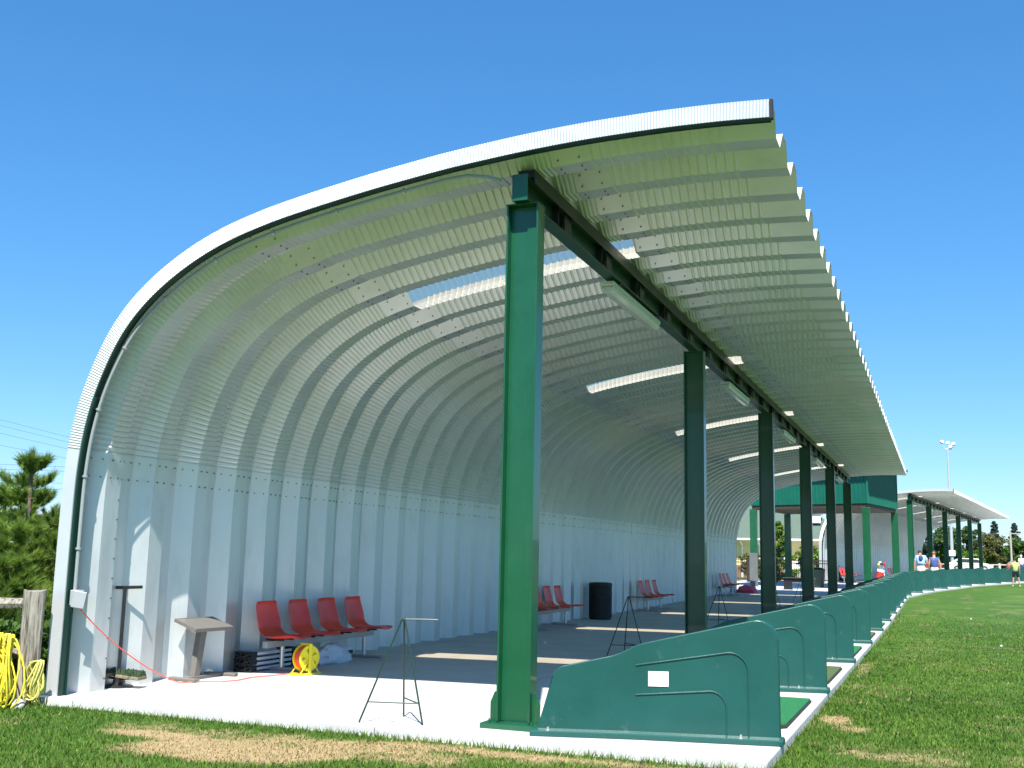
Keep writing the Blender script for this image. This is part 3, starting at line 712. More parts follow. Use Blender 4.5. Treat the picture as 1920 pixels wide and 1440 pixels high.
# ------------------------------------------------------------------ shoe cleaner
sr = empty('shoe_brush_stand', (-4.86, .52, 0), 0, 'black T-handled shoe cleaner with two brush blocks by the wall', 'shoe cleaner')
MB().tube([(0, 0, .08), (0, 0, 1.06)], .020, 10).build('post', BLACK, sr, smooth=True)
MB().tube([(-.20, -.02, 1.055), (.21, .02, 1.075)], .019, 10).build('handle', BLACK, sr, smooth=True)
MB().lathe([(.17, 0), (.15, .015), (.06, .035), (.045, .10), (.06, .13), (.02, .14)], 16).build('cast_base', BLACK, sr, smooth=True)
for s in (-1, 1):
    M_ = T(s*.19, -.02, .15) @ RY(s*.08) @ RZ(s*.15)
    b = MB().box((-.14, -.09, -.05), (.14, .09, -.015), M_).build('brush_block', PALEBR, sr, bev=.008)
    mb = MB()
    for i in range(9):
        for j in range(6):
            p = M_ @ Vector((-.125+i*.031, -.075+j*.030, -.015)); q = p+Vector((random.uniform(-.012, .012), random.uniform(-.012, .012), .045+random.random()*.012)); mb.tube([p, q], [.012, .009], 5)
    mb.build('bristles', BRIST, b)
MB().tube([(-.26, -.02, .10), (-.05, -.02, .09), (.05, -.02, .09), (.26, -.02, .10)], .014, 6).build('cross_arm', BLACK, sr)

# ------------------------------------------------------------------ sloping stand
st = empty('sloping_stand', (-4.57, 1.58, 0), 0, 'taupe pedestal stand with a sloping tray top against the wall', 'stand')
M_ = T(0, 0, .635) @ RZ(-.10) @ RY(.30) @ Matrix.Scale(.90, 4)
tr_ = MB().box((-.18, -.335, -.010), (.18, .335, .010), M_).build('tray_top', TAUPE, st, bev=.006)
for lo, hi in (((-.195, -.35, -.03), (.195, -.336, .014)), ((-.195, .336, -.03), (.195, .35, .014)), ((-.195, -.335, -.03), (-.181, .335, .014)), ((.181, -.335, -.035), (.198, .335, .016))): MB().box(lo, hi, M_).build('tray_rim', TAUPE, tr_, bev=.004)
mb = MB(); vs = []
for z, oy in ((.04, -.10), (.615, .0)):
    for sx, sy in ((-1, -1), (1, -1), (1, 1), (-1, 1)): vs.append((-.02+sx*.04, oy+sy*.055, z))
mb.add(vs, [(3, 2, 1, 0), (4, 5, 6, 7), (0, 1, 5, 4), (1, 2, 6, 5), (2, 3, 7, 6), (3, 0, 4, 7)]); mb.build('pedestal', TAUPE, st, bev=.008)
MB().box((-.06, -.26, .0), (.03, .40, .045)).build('base_bar', TAUPE, st, bev=.012)
for y in (-.30, .40): MB().box((-.22, y-.045, .0), (.20, y+.045, .040), T(0, 0, .001) @ T(0, y, 0) @ RZ(-.15 if y < 0 else .1) @ T(0, -y, 0)).build('base_foot', TAUPE, st, bev=.012)

# ------------------------------------------------------------------ stacked trays with black ends
rk = empty('tray_stack', (-4.58, 2.40, 0), .0, 'stack of grey trays with black openwork ends under the nearest bench', 'tray stack')
for k in range(4):
    mb = MB(); z = .025+k*.068; mb.box((-.14, .14, z), (.16, 1.02, z+.012)); mb.box((.15, .14, z), (.165, 1.02, z+.038)); mb.box((-.15, .14, z), (-.135, 1.02, z+.038)); mb.build('tray', BAGW, rk, bev=.003)
for yy, in ((.0,), (1.03,)):
    mb = MB()
    for k in range(3):
        z0 = k*.09
        mb.box((-.16, yy, z0), (.17, yy+.02, z0+.02)); 
        for xx in (-.16, -.06, .05, .15): mb.box((xx, yy, z0+.02), (xx+.028, yy+.13, z0+.088))
        mb.tube([(-.15, yy+.01, z0+.02), (0, yy+.01, z0+.08), (.16, yy+.01, z0+.02)], .010, 5); mb.tube([(-.15, yy-.015, z0+.08), (.0, yy-.015, z0+.03), (.16, yy-.015, z0+.08)], .008, 5)
    mb.box((-.165, yy, .268), (.175, yy+.13, .285)); mb.build('end_bracket', BLACK, rk)

rk.scale = (.78, .90, .88)

# ------------------------------------------------------------------ cord reel
rl = empty('cord_reel', (-3.80, 2.62, 0), -.32, 'yellow plastic cord reel wound with orange cord, in front of the nearest bench', 'cord reel')
def disc(x):
    bm = bmesh.new(); n = 40; ro = .155; zc = .20
    outer = []; mb = MB()
    MX = T(x, 0, zc) @ RY(pi/2)
    # ring plus spokes leaving round openings
    mb.lathe([(.118, -.006), (.155, -.006), (.158, 0), (.155, .006), (.118, .006), (.118, -.006)], 36, MX)
    mb.lathe([(.018, -.006), (.052, -.006), (.052, .006), (.018, .006), (.018, -.006)], 24, MX)
    for k in range(5):
        a = 2*pi*k/5+.3; mb.prism([(.048, -.030), (.122, -.048), (.122, .048), (.048, .030)], .010, MX @ RZ(a) @ T(0, 0, -.005))
    return mb
for x in (-.065, .065): disc(x).build('side_disc', YEL, rl)
mb = MB(); mb.lathe([(.055, -.06), (.055, .06)], 20, T(0, 0, .20) @ RY(pi/2)); mb.build('drum', YEL, rl)
mb = MB()
for k in range(7):
    rr_ = .085+.045*random.random(); x = -.05+k*.0167
    for q in (.095, .115, .13): mb.tube([(x+.004*math.sin(6*a), q*math.cos(a), .20+q*math.sin(a)) for a in np.linspace(0, 2*pi, 25)[:-1]], .008, 5, closed=True)
mb.build('wound_cord', ORANGE, rl, smooth=True)
mb = MB()
for x in (-.083, .083):
    mb.box((x-.006, -.022, .0), (x+.006, .022, .375)); mb.box((x-.010, -.17, .0), (x+.010, .17, .022))
    for s in (-1, 1): mb.tube([(x, s*.15, .015), (x, s*.02, .18)], .008, 6)
mb.build('stand_frame', YEL, rl, bev=.003)
MB().tube([(-.083, 0, .365), (.083, 0, .365)], .014, 8).build('carry_handle', YEL, rl, smooth=True)
MB().tube([(-.09, .0, .20), (-.13, .0, .20), (-.13, .05, .27), (-.17, .05, .27)], .009, 8).build('crank', YEL, rl, smooth=True)
MB().box((-.10, -.19, .0), (.10, .19, .010)).build('base_plate', YEL, rl, bev=.003)

# white sack under the bench
def blob(name, c, sx, sy, sz, m, parent=None, seed=1, amp=.12, n=14, wr=6.):
    mb = MB(); rs = random.Random(seed)
    from mathutils import noise
    for_ = MB(); for_.sphere((0, 0, 0), 1, n=n); vs = []
    for v in for_.v:
        p = Vector(v); k = 1+amp*noise.noise(p*1.8+Vector((seed*3.1, 0, 0)))+amp*.5*noise.noise(p*wr+Vector((seed, 4, 0)))
        q = p*k; z = max(q.z, -.55); vs.append((c[0]+q.x*sx, c[1]+q.y*sy, c[2]+(z+.55)*sz))
    mb.add(vs, for_.f); return mb.build(name, m, parent, smooth=True)
bg_ = empty('white_sack', (-4.25, 4.03, 0), 0, 'crumpled white plastic sack lying under the nearest bench', 'sack')
blob('sack_body', (0, 0, 0), .17, .42, .17, BAGW, bg_, 3, .28, 20, 7.)
mb = MB()
for k in range(5): mb.box((.130+.004*k, .16+.022*k, .12), (.150+.004*k, .172+.022*k, .165))
mb.build('printed_mark', INK, bg_)

# ------------------------------------------------------------------ left side: fence, ropes
fr = empty('split_rail_fence', (-5.02, -.62, -.12), 0, 'weathered split rail fence with a thick post beside the shelter wall', 'fence')
pst = MB(); vs = []; nn = 14
for i, z in enumerate(np.linspace(0, 1.17, 9)):
    for j in range(nn):
        a = 2*pi*j/nn; r = .105*(1+.08*math.sin(a*3+1)+.05*math.sin(a*7+z*3)+.02*random.random()); vs.append((r*math.cos(a)*.95+.01*z, r*math.sin(a), z+(.015*math.sin(a*2) if i == 8 else 0)))
fs = [(i*nn+j, i*nn+(j+1) % nn, (i+1)*nn+(j+1) % nn, (i+1)*nn+j) for i in range(8) for j in range(nn)]+[tuple(8*nn+j for j in range(nn))]
pst.add(vs, fs); pst.build('post', WOOD, fr)
def rail(a, b, r):
    mb = MB(); pts = [Vector(a).lerp(Vector(b), t)+Vector((0, 0, .02*math.sin(t*5))) for t in np.linspace(0, 1, 8)]; mb.tube(pts, [r*(.75+.35*math.sin(pi*t)) for t in np.linspace(.1, 1, 8)], 7); return mb
rail((-2.7, -.35, .98), (.02, .02, 1.06), .065).build('rail', WOOD, fr)
rail((-2.7, -.35, .52), (.02, .02, .56), .065).build('rail', WOOD, fr)
MB().lathe([(.10, 0), (.10, .98), (.09, 1.0)], 10, T(-2.7, -.37, 0)).build('post', WOOD, fr)
def rope_bundle(root, c, n, w, h, seed, wm=.15):
    rs = random.Random(seed); mb = MB()
    for k in range(n):
        x0 = c[0]+rs.uniform(-w, w); y0 = c[1]-rs.uniform(.0, .10); pts = []
        ww = rs.uniform(.03, wm); hh = h*rs.uniform(.72, 1.0); ph = rs.uniform(0, 6)
        for t in np.linspace(0, 2*pi, 22)[:-1]:
            sx = math.sin(t)*ww*(1.0-.35*math.cos(t)); pts.append((x0+sx+.03*math.sin(2*t+ph), y0+.04*math.cos(t*1.5+ph)-.02, c[2]-hh*.5*(1-math.cos(t))+.015*math.sin(3*t+ph)))
        mb.tube(pts, .0085, 6, closed=True)
    for k in range(n//2 if wm > .1 else 0):
        a = rs.uniform(0, 6); pts = [(c[0]+.17*math.cos(a+t)*rs.uniform(.8, 1.1), c[1]-.05+.07*math.sin(a+t), c[2]-.02-.10*t+.05*math.sin(t*2)) for t in np.linspace(0, 4, 16)]; mb.tube(pts, .0085, 6)
    return mb
o = rope_bundle(None, (-5.20, -.80, .62), 46, .15, .73, 4).build('rope_bundle', ROPE, smooth=True); tag(o, 'tangled bundle of yellow rope hung over the fence rail', 'rope')
o = rope_bundle(None, (-4.87, -.60, .36), 13, .012, .42, 9, .055).build('rope_coil', mat('pale_rope', (.62, .58, .14), .7, 0., .15, 20., .3, 200.), smooth=True); tag(o, 'small coil of pale yellow rope beside the fence post foot', 'rope'); 
tag(blob('concrete_block', (-4.97, -.76, -.10), .07, .06, .07, CONC, None, 6, .1, 10), 'small pale stone at the foot of the fence post', 'stone')

# ------------------------------------------------------------------ trees
def leaf_mesh(name, pts, sz, m, parent, nrm_up=.3, k=1):
    n = len(pts); c = np.asarray(pts); a = rng.normal(size=(n, 3)); a /= np.linalg.norm(a, axis=1)[:, None]
    b = rng.normal(size=(n, 3)); b -= a*(a*b).sum(1)[:, None]; b /= np.linalg.norm(b, axis=1)[:, None]
    s = sz*(.6+.8*rng.random(n))[:, None]
    V = np.stack([c-a*s, c+b*s*.55, c+a*s, c-b*s*.55], 1).reshape(-1, 3); Fq = np.arange(4*n).reshape(-1, 4)
    cl = rng.random(n)
    return raw(name, V, Fq, m, parent, attrs={'rnd': np.repeat(cl, 4)})
def tree(name, loc, H, Wd_, m, label, group, n=2600, sz=.22, trunkh=.3, seed=0, shape='round', cat='tree'):
    r_ = np.random.default_rng(seed+5); root = empty(name, loc, 0, label, cat, group)
    mb = MB(); mb.tube([(0, 0, -.3), (.02*H*r_.normal()*.3, 0, H*.35), (.03*H*r_.normal()*.3, 0, H*.85)], [.03*H, .022*H, .006*H], 8)
    cl = []; ncl = 38 if shape == 'round' else 34
    for i in range(ncl):
        if shape == 'round':
            th_ = r_.random()*2*pi; ph = math.acos(1-2*r_.random()); rr = .55+.45*r_.random()
            p = np.array([math.sin(ph)*math.cos(th_)*Wd_*.5*rr*.85, math.sin(ph)*math.sin(th_)*Wd_*.5*rr*.85, H*(trunkh+(1-trunkh)*(.5+.45*math.cos(ph)*rr))]); s = Wd_*.5*(.22+.22*r_.random())
        else:
            t = (i+.5)/ncl; z = H*(trunkh+(1-trunkh)*t); rr = Wd_*.5*(1-t)**.85*(.55+.5*r_.random()); th_ = i*2.4+r_.random()
            p = np.array([math.cos(th_)*rr, math.sin(th_)*rr, z]); s = Wd_*.5*(.12+.26*(1-t))
        cl.append((p, s)); st = np.array([0, 0, max(.2*H, p[2]*.72)]) if shape == 'round' else np.array([0, 0, p[2]+.02*H])
        mb.tube([Vector(st), Vector(st*.5+p*.5+np.array([0, 0, .02*H])), Vector(p)], [.010*H, .006*H, .002*H], 5)
    mb.build('trunk', BARK, root)
    P = []; per = n//ncl
    for p, s in cl:
        q = r_.normal(size=(per, 3)); q /= np.linalg.norm(q, axis=1)[:, None]; q *= (r_.random((per, 1))**.45)*s; q[:, 2] *= .7 if shape == 'round' else .5; P.append(q+p)
    leaf_mesh('crown', np.concatenate(P), sz, m, root)
    return root
def pine(loc, H, W_, label, seed, lo=.12, nb=11, per=7, open_=1.):
    r_ = random.Random(seed); root = empty('pine_tree', loc, 0, label, 'tree', 'pine trees behind the fence')
    mb = MB(); mb.tube([(0, 0, -.3), (.02, .01, H*.5), (0, 0, H*.98)], [.022*H, .014*H, .007*H], 8)
    V = []; R = []; tufts = []
    z = lo*H
    tiers = []
    while z < H*.93:
        t = z/H; tiers.append(z); z += H*(.075+.05*t)*open_
    for z in tiers:
        t = z/H; L_ = W_*.5*(1-t)**.75+.10; kk = r_.randint(5, 7) if t < .7 else 4
        for b in range(kk):
            a = 2*pi*b/kk+r_.random()*.7; l = L_*r_.uniform(.7, 1.1); up = .35+.55*t
            p0 = Vector((0, 0, z)); p1 = p0+Vector((math.cos(a)*l*.6, math.sin(a)*l*.6, l*.18*up)); p2 = p0+Vector((math.cos(a)*l, math.sin(a)*l, l*(.45*up+.12)))
            mb.tube([p0, p1, p2], [.012, .008, .004], 5)
            tufts.append((p2, (p2-p1).normalized()+Vector((0, 0, .5)), .22)); 
            for s in (.4, .6, .8):
                if l*s < .12: continue
                q = p0.lerp(p1, min(1, s/.6)) if s < .6 else p1.lerp(p2, (s-.6)/.4)
                for sg in (-1, 1):
                    e_ = q+Vector((-math.sin(a)*sg, math.cos(a)*sg, .35))*l*.32*r_.uniform(.6, 1.1)+Vector((math.cos(a), math.sin(a), 0))*l*.12
                    mb.tube([q, e_], [.006, .003], 4); tufts.append((e_, (e_-q).normalized()+Vector((0, 0, .5)), .19))
    for k in range(4):
        a = k*pi/2+.4; p = Vector((math.cos(a)*.10, math.sin(a)*.10, H*.93)); tufts.append((p, Vector((math.cos(a)*.3, math.sin(a)*.3, 1)), .20))
    tufts.append((Vector((0, 0, H*.97)), Vector((0, 0, 1)), .22)); tufts.append((Vector((0, 0, H*.88)), Vector((0, 0, 1)), .17))
    mb.build('trunk', BARK2, root)
    for (p, d, l) in tufts:
        d = d.normalized(); n = 150; l *= 1.18; P = np.array(p); D = np.array(d)
        q = rng.normal(size=(n, 3)); q /= np.linalg.norm(q, axis=1)[:, None]
        dr = D*1.0+q*.62; dr /= np.linalg.norm(dr, axis=1)[:, None]
        b0 = P-D*l*(.9*rng.random((n, 1))); ln = l*(.38+.35*rng.random((n, 1)))
        sd_ = np.cross(dr, rng.normal(size=(n, 3))); sd_ /= np.linalg.norm(sd_, axis=1)[:, None]
        V.append(np.stack([b0-sd_*.0048, b0+sd_*.0048, b0+dr*ln], 1).reshape(-1, 3)); R.append(np.repeat(np.clip(.5*rng.random()+.5*rng.random(n), 0, 1), 3))
    V = np.concatenate(V); raw('needles', V, np.arange(len(V)).reshape(-1, 3), PINEL, root, attrs={'rnd': np.concatenate(R)})
    return root
pine((-8.87, 3.0, -.1), 3.05, 1.7, 'tall slender pine with a bare open leader rising above the others', 3, lo=.08, open_=1.45)
pine((-8.45, 2.5, -.1), 1.95, 2.0, 'bushy pine directly in front of the tall slender one', 61, lo=.04)
pine((-9.95, 3.6, -.1), 2.55, 2.3, 'bushy pine at the left edge of the photo behind the fence', 8)
pine((-8.05, 3.3, -.1), 2.25, 1.9, 'bushy pine close behind the shelter wall', 12)
pine((-7.75, 1.6, -.1), 1.45, 1.6, 'low pine right behind the fence post', 15)
pine((-8.9, 1.4, -.1), 1.6, 1.7, 'low pine behind the fence rail at the left edge', 19)
pine((-9.9, 6.2, -.1), 2.7, 2.4, 'pine in the second row half hidden by the nearer pines', 23)
pine((-11.2, 5.2, -.1), 3.0, 3.0, 'broad pine in the second row behind the left edge pine', 31, lo=.03)
pine((-8.3, 5.4, -.1), 2.5, 2.6, 'broad pine in the second row close to the shelter wall', 37, lo=.03)
pine((-10.6, 8.5, -.1), 3.0, 3.4, 'wide pine in the third row closing the gap behind', 41, lo=.02)
pine((-7.15, 2.6, -.1), 1.7, 1.7, 'short pine tucked against the back of the shelter wall', 44, lo=.03)
# shrubs filling low ground behind the fence
for i, (x, y, h, w_, lb) in enumerate([(-8.0, .5, .9, 1.6, 'low leafy shrub behind the yellow rope bundle'), (-6.9, 1.2, .8, 1.2, 'low leafy shrub between the fence post and the shelter wall'), (-9.6, 1.8, 1.1, 1.8, 'leafy shrub at the left edge under the pines')]):
    tree('shrub', (x, y, -.1), h, w_, LEAFG, lb, 'shrubs behind the fence', 2600, .05, .05, 40+i, cat='shrub')
# pale house glimpsed through the pines
hb = empty('pale_house', (-26, 22, -1.6), .5, 'pale house with a grey roof glimpsed between the left pines', 'house')
MB().box((-5, -4, 0), (5, 4, 3.0)).build('wall', CREAM, hb)
MB().add([(-5.6, -4.6, 2.9), (5.6, -4.6, 2.9), (5.6, 4.6, 2.9), (-5.6, 4.6, 2.9), (-3, 0, 4.4), (3, 0, 4.4)], [(0, 1, 5, 4), (1, 2, 5), (2, 3, 4, 5), (3, 0, 4), (3, 2, 1, 0)]).build('roof', POLEM, hb)

# ------------------------------------------------------------------ power lines (left)
PL = [((-117, 103.5, 18.7), (-107.5, 107.7, 16.3)), ((-117, 103.6, 17.9), (-107.5, 107.7, 15.6)), ((-117.1, 103.8, 16.85), (-107.6, 107.9, 14.7)), ((-117.2, 104, 15.2), (-107.6, 108.1, 13.4)), ((-117.3, 104.4, 12.6), (-107.7, 108.3, 12.4)), ((-117.3, 104.5, 11.9), (-107.7, 108.4, 11.8)), ((-117.4, 104.8, 10.1), (-107.7, 108.5, 10.2)), ((-117.4, 105, 8.8), (-107.8, 108.7, 9.5))]
plab = ['topmost', 'second from top', 'third from top', 'fourth from top', 'fifth from top', 'sixth from top', 'seventh from top', 'lowest']
for i, (a, b) in enumerate(PL):
    a, b = Vector(a), Vector(b); d = b-a; pts = [a-d*.9+Vector((0, 0, 1.0))*0, a, b, b+d*.8, b+d*1.7+Vector((0, 0, .3))]
    tag(MB().tube(pts, .028, 5).build('power_line', WIREM), 'thin power line across the sky at the left edge, %s of the eight' % plab[i], 'power line', 'power lines at the left')

# ------------------------------------------------------------------ tower between the shelters
tw = empty('green_tower', (.5, 43.65, 0), 0, 'green clad box tower on green posts between the two shelters', 'tower')
cs = [Vector((0, 0)), Vector((-5.75, 2.55)), Vector((-4.75, 8.4)), Vector((1.08, 5.95))]
zb_, zt_ = 4.25, 6.15
mb = MB(); vs = []; per = []
for i in range(4):
    a, b = cs[i], cs[(i+1) % 4]; L_ = (b-a).length; k = int(L_/.20); t = (b-a).normalized(); nn_ = Vector((t.y, -t.x))*(1)
    c0 = sum(cs, Vector((0, 0)))/4
    if (a-c0).dot(nn_) < 0: nn_ = -nn_
    for j in range(k):
        for f, o_ in ((0, 0), (.72, 0), (.80, .028), (.92, .028)): per.append(a.lerp(b, (j+f)/k)+nn_*o_)
m = len(per); vs = [(p.x, p.y, zb_) for p in per]+[(p.x, p.y, zt_) for p in per]
mb.add(vs, [(i, (i+1) % m, m+(i+1) % m, m+i) for i in range(m)]); mb.build('cladding', TOWERG, tw)
mb = MB(); c0 = sum(cs, Vector((0, 0)))/4
def quad_slab(mb, cs_, z0, z1, gsc): q = [c0+(c-c0)*gsc for c in cs_]; mb.prism([(p.x, p.y) for p in q], z1-z0, T(0, 0, z0)); return mb
quad_slab(MB(), cs, zb_-.18, zb_-.003, .985).build('floor_frame', TIMBER, tw, bev=.01)
quad_slab(MB(), cs, zt_+.003, zt_+.12, 1.17).build('roof', DGREEN, tw, bev=.02)
mb = MB()
for i in range(4):
    p = c0+(cs[i]-c0)*1.004; mb.box((p.x-.04, p.y-.04, zb_-.01), (p.x+.04, p.y+.04, zt_-.002))
mb.build('corner_trim', TOWERG, tw)
for i in range(4):
    p = c0+(cs[i]-c0)*.965; mb = MB(); mb.box((p.x-.17, p.y-.14, 0), (p.x+.17, p.y+.14, zb_-.185)); q = mb.build('post', GREEN, tw, bev=.01)
    if i == 1:
        MB().box((p.x-.20, p.y-.18, .05), (p.x+.20, p.y-.145, 1.9)).build('post_guard', mat('grey_guard', (.10, .11, .11), .6), tw)

# dark bench box, cooler, green bin on the platform under the tower
tag(MB().box((-3.3, 39.95+3.2, .2), (-1.95, 40.5+3.2, .72)).box((-3.36, 43.08, .721), (-1.89, 43.78, .78)).build('storage_chest', BLACK, bev=.02), 'low dark storage chest under the green tower', 'chest')
cb = empty('cooler_box', (-2.55, 42.3, .2), .1, 'pale grey cooler box in front of the dark chest', 'cooler'); MB().box((-.24, -.18, 0), (.24, .18, .30)).build('cooler_body', BAGW, cb, bev=.02); MB().box((-.25, -.19, .303), (.25, .19, .36)).build('lid', WHITE, cb, bev=.015)
gb = empty('green_bin', (-2.1, 47.1, .25), 0, 'dark green waste bin beside the far shelter wall', 'bin'); MB().lathe([(.22, 0), (.30, .82), (.31, .86)], 16).build('bin_body', DGREEN, gb); MB().lathe([(.33, .86), (.33, .90), (.2, .98), (.02, 1.0)], 16).build('lid', DGREEN, gb)
tag(blob('pink_bag', (-4.15, 37.9, .16), .42, .5, .2, PINKM, None, 5, .3, 12), 'bright pink and red bag on the floor by the fourth bench', 'bag')
tag(MB().tube([(-4.5+.03*math.sin(k)*3+.5, 38.6, .18+.45*k/30) if False else (-4.02+.12*math.cos(k*.9), 38.7+.12*math.sin(k*.9), .19+.012*k) for k in range(40)], .03, 6).build('hose_coil', STEELG), 'coil of pale hose at the foot of the tower post', 'hose')

# dark metal fence behind the tower
mf = empty('metal_fence', (0, 0, 0), 0, 'dark metal picket fence behind the tower in front of the yellow house', 'fence')
a, b = Vector((-9.5, 53.0, .28)), Vector((-1.9, 55.2, .32)); 
for z in (.2, 1.12, 1.28): MB().box((0, -.02, z), ((b-a).length, .02, z+.05), T(*a) @ RZ(math.atan2(b.y-a.y, b.x-a.x))).build('rail', FENCEB, mf)
mb = MB(); L_ = (b-a).length
for k in range(int(L_/.12)): mb.box((k*.12, -.008, .08), (k*.12+.02, .008, 1.3), T(*a) @ RZ(math.atan2(b.y-a.y, b.x-a.x)))
mb.build('pickets', FENCEB, mf)
for k in range(6): MB().box((k*1.5-.09, -.09, 0), (k*1.5+.09, .09, 1.42), T(*a) @ RZ(math.atan2(b.y-a.y, b.x-a.x))).build('post', FENCEB, mf)
# yellow house
yh = empty('yellow_house', (-8.4, 72.5, .3), .06, 'yellow house with a dark green hipped roof and white gutters behind the tower', 'house')
MB().box((-6.5, -4.4, .9), (5.4, 4.2, 2.75)).build('wall', YELWALL, yh)
MB().box((-6.55, -4.45, 0), (5.45, 4.25, .897)).build('stone_base', BRICK, yh)
MB().add([(-7.2, -5.1, 2.76), (6.1, -5.1, 2.76), (6.1, 4.9, 2.76), (-7.2, 4.9, 2.76), (-2.2, -.1, 5.7), (2.4, -.1, 5.7)], [(0, 1, 5, 4), (1, 2, 5), (2, 3, 4, 5), (3, 0, 4), (3, 2, 1, 0)]).build('roof', GROOF, yh)
MB().box((-7.25, -5.22, 2.62), (6.15, -5.11, 2.755)).build('gutter', WTRIM, yh, bev=.02)
MB().box((-7.2, -5.05, 2.60), (6.1, -4.405, 2.63)).build('soffit', WTRIM, yh)
for x in (-1.3, -.1, 2.9): MB().tube([(x, -5.1, 2.6), (x+.08, -4.7, 2.35), (x+.08, -4.46, 2.2), (x+.08, -4.46, 0)], .07, 8).build('downspout', WTRIM, yh)
for x in (-4.5, 1.2, 3.9):
    w_ = MB().box((x-.5, -4.47, 1.2), (x+.5, -4.403, 2.25)).build('window', WTRIM, yh); MB().box((x-.42, -4.485, 1.28), (x+.42, -4.472, 2.17)).build('pane', mat('window_glass', (.03, .04, .05), .1), w_)
MB().box((3.0, -3.6, 3.9), (4.1, -3.4, 4.5)).box((2.9, -3.7, 4.52), (4.2, -2.4, 4.62)).build('dormer', WTRIM, yh)

tree('bushy_cypress', (-5.3, 56.6, .3), 3.5, 2.4, LEAFY, 'bushy light green conifer behind the dark fence under the tower', 'shrubs under the tower', 3600, .10, .02, 51, 'cone')
tree('round_shrub', (-3.55, 57.6, .3), 2.4, 1.9, LEAFY, 'leafy shrub right of the light green conifer', 'shrubs under the tower', 2400, .09, .05, 52)
tree('round_shrub', (-6.9, 57.2, .3), 1.9, 1.7, LEAFR, 'low russet shrub left of the light green conifer', 'shrubs under the tower', 1600, .09, .05, 53)

# ------------------------------------------------------------------ far right: trees, poles, fence
TR = [('fir_tree', (10.7, 157, 1.0), 6.6, 3.4, LEAFD, 'dark fir top rising behind the russet tree', 'cone', 2600, .20),
      ('fir_tree', (13.3, 158, 1.0), 6.4, 3.2, LEAFD, 'dark fir tree behind the right-hand pole', 'cone', 2600, .20),
      ('fir_tree', (15.6, 160, 1.0), 6.3, 3.0, LEAFD, 'dark fir tree cut by the right edge of the photo', 'cone', 2600, .20),
      ('broadleaf_tree', (9.6, 145, 1.0), 4.9, 4.2, LEAFR, 'russet green round tree between the far shelter and the right-hand pole', 'round', 5200, .17),
      ('broadleaf_tree', (7.6, 143, 1.0), 2.7, 2.8, LEAFY, 'small light green tree at the foot of the russet tree', 'round', 3000, .15),
      ('broadleaf_tree', (6.9, 150, 1.0), 5.8, 4.2, LEAFG, 'green tree seen between the last two columns of the far shelter', 'round', 5000, .18),
      ('broadleaf_tree', (4.2, 148, 1.0), 6.0, 4.4, LEAFG, 'green tree seen left of the floodlight pole through the far shelter', 'round', 5000, .18),
      ('broadleaf_tree', (1.4, 146, 1.0), 5.6, 4.2, LEAFD, 'dark green tree seen just right of the far shelter wall', 'round', 4200, .18),
      ('broadleaf_tree', (13.4, 150, 1.0), 4.0, 4.6, LEAFG, 'green tree behind the people at the right', 'round', 3800, .18),
      ('broadleaf_tree', (17, 152, 1.0), 4.2, 5, LEAFG, 'green tree at the right edge behind the white shirt', 'round', 3800, .18)]
for i, (nm, loc, H, W_, m_, lb, sh, n_, sz) in enumerate(TR): tree(nm, loc, H, W_, m_, lb, 'trees beyond the far end', n_, sz, .06 if sh == 'round' else .1, 60+i, sh)
tree('distant_tree', (-16, 96, .6), 5.5, 6, LEAFG, 'green tree behind the yellow house roof', 'trees beyond the far end', 3000, .25, .1, 81)
tag(MB().add([(-60, 190, .3), (90, 190, .3), (90, 194, 3.6), (-60, 194, 3.6)], [(0, 1, 2, 3)]).v and leaf_mesh('distant_hedge', np.stack([rng.uniform(-70, 110, 9000), rng.uniform(188, 194, 9000), 1.0+3.4*rng.random(9000)**1.0], -1), .7, LEAFD, None), 'dark far hedge line along the horizon', 'hedge', kind='stuff')

lp = empty('floodlight_pole', (4.72, 116.5, .9), 0, 'tall grey floodlight pole rising behind the far shelter roof', 'floodlight')
MB().tube([(0, 0, 0), (.02, 0, 6), (.0, 0, 13.0)], [.20, .15, .09], 10).build('pole', POLEM, lp, smooth=True)
MB().tube([(-.45, 0, 13.35), (-.25, 0, 13.0), (.35, 0, 12.95), (.6, 0, 13.2)], .05, 6).build('cross_arm', POLEM, lp)
for k, (x, z, a) in enumerate([(-.55, 13.75, .4), (.05, 13.6, 0), (.62, 13.5, -.3), (.3, 13.2, -.2)]):
    M_ = T(x, 0, z) @ RZ(a) @ RX(.9); h_ = MB().lathe([(.09, -.16), (.15, -.07), (.20, .10), (.21, .12)], 14, M_).build('lamp_head', POLEM if k else NAVY, lp); MB().lathe([(.19, .121), (.01, .14)], 14, M_).build('lens', WHITE, h_)
MB().box((-.30, -.28, 1.55), (.34, -.20, 2.15)).build('control_box', WHITE, lp, bev=.02)
p2 = empty('utility_pole', (11.5, 135, .9), .3, 'pale wooden utility pole with a crossarm at the right', 'utility pole')
MB().tube([(0, 0, 0), (0, 0, 4.75)], [.13, .10], 8).build('pole', WOODP, p2); MB().box((-1.6, -.06, 4.45), (1.2, .06, 4.56)).build('crossarm', WOODP, p2)
tag(MB().tube([(10, 134, 5.3), (-12, 142, 4.9)], .03, 5).build('pole_wire', WIREM), 'wire running from the utility pole to the left', 'power line')

rf = empty('far_rail_fence', (0, 0, 0), 0, 'pale post and rail fence running behind the far dividers', 'fence')
fa, fb = Vector((-4, 92, .55)), Vector((16, 103, .72)); nfp = 9
for k in range(nfp):
    p = fa.lerp(fb, k/(nfp-1)); MB().box((p.x-.09, p.y-.09, p.z-.2), (p.x+.09, p.y+.09, p.z+1.1)).build('post', WOODP, rf)
for z in (.55, .95): MB().tube([fa+Vector((0, 0, z)), fb+Vector((0, 0, z))], .06, 6).build('rail', WOODP, rf)
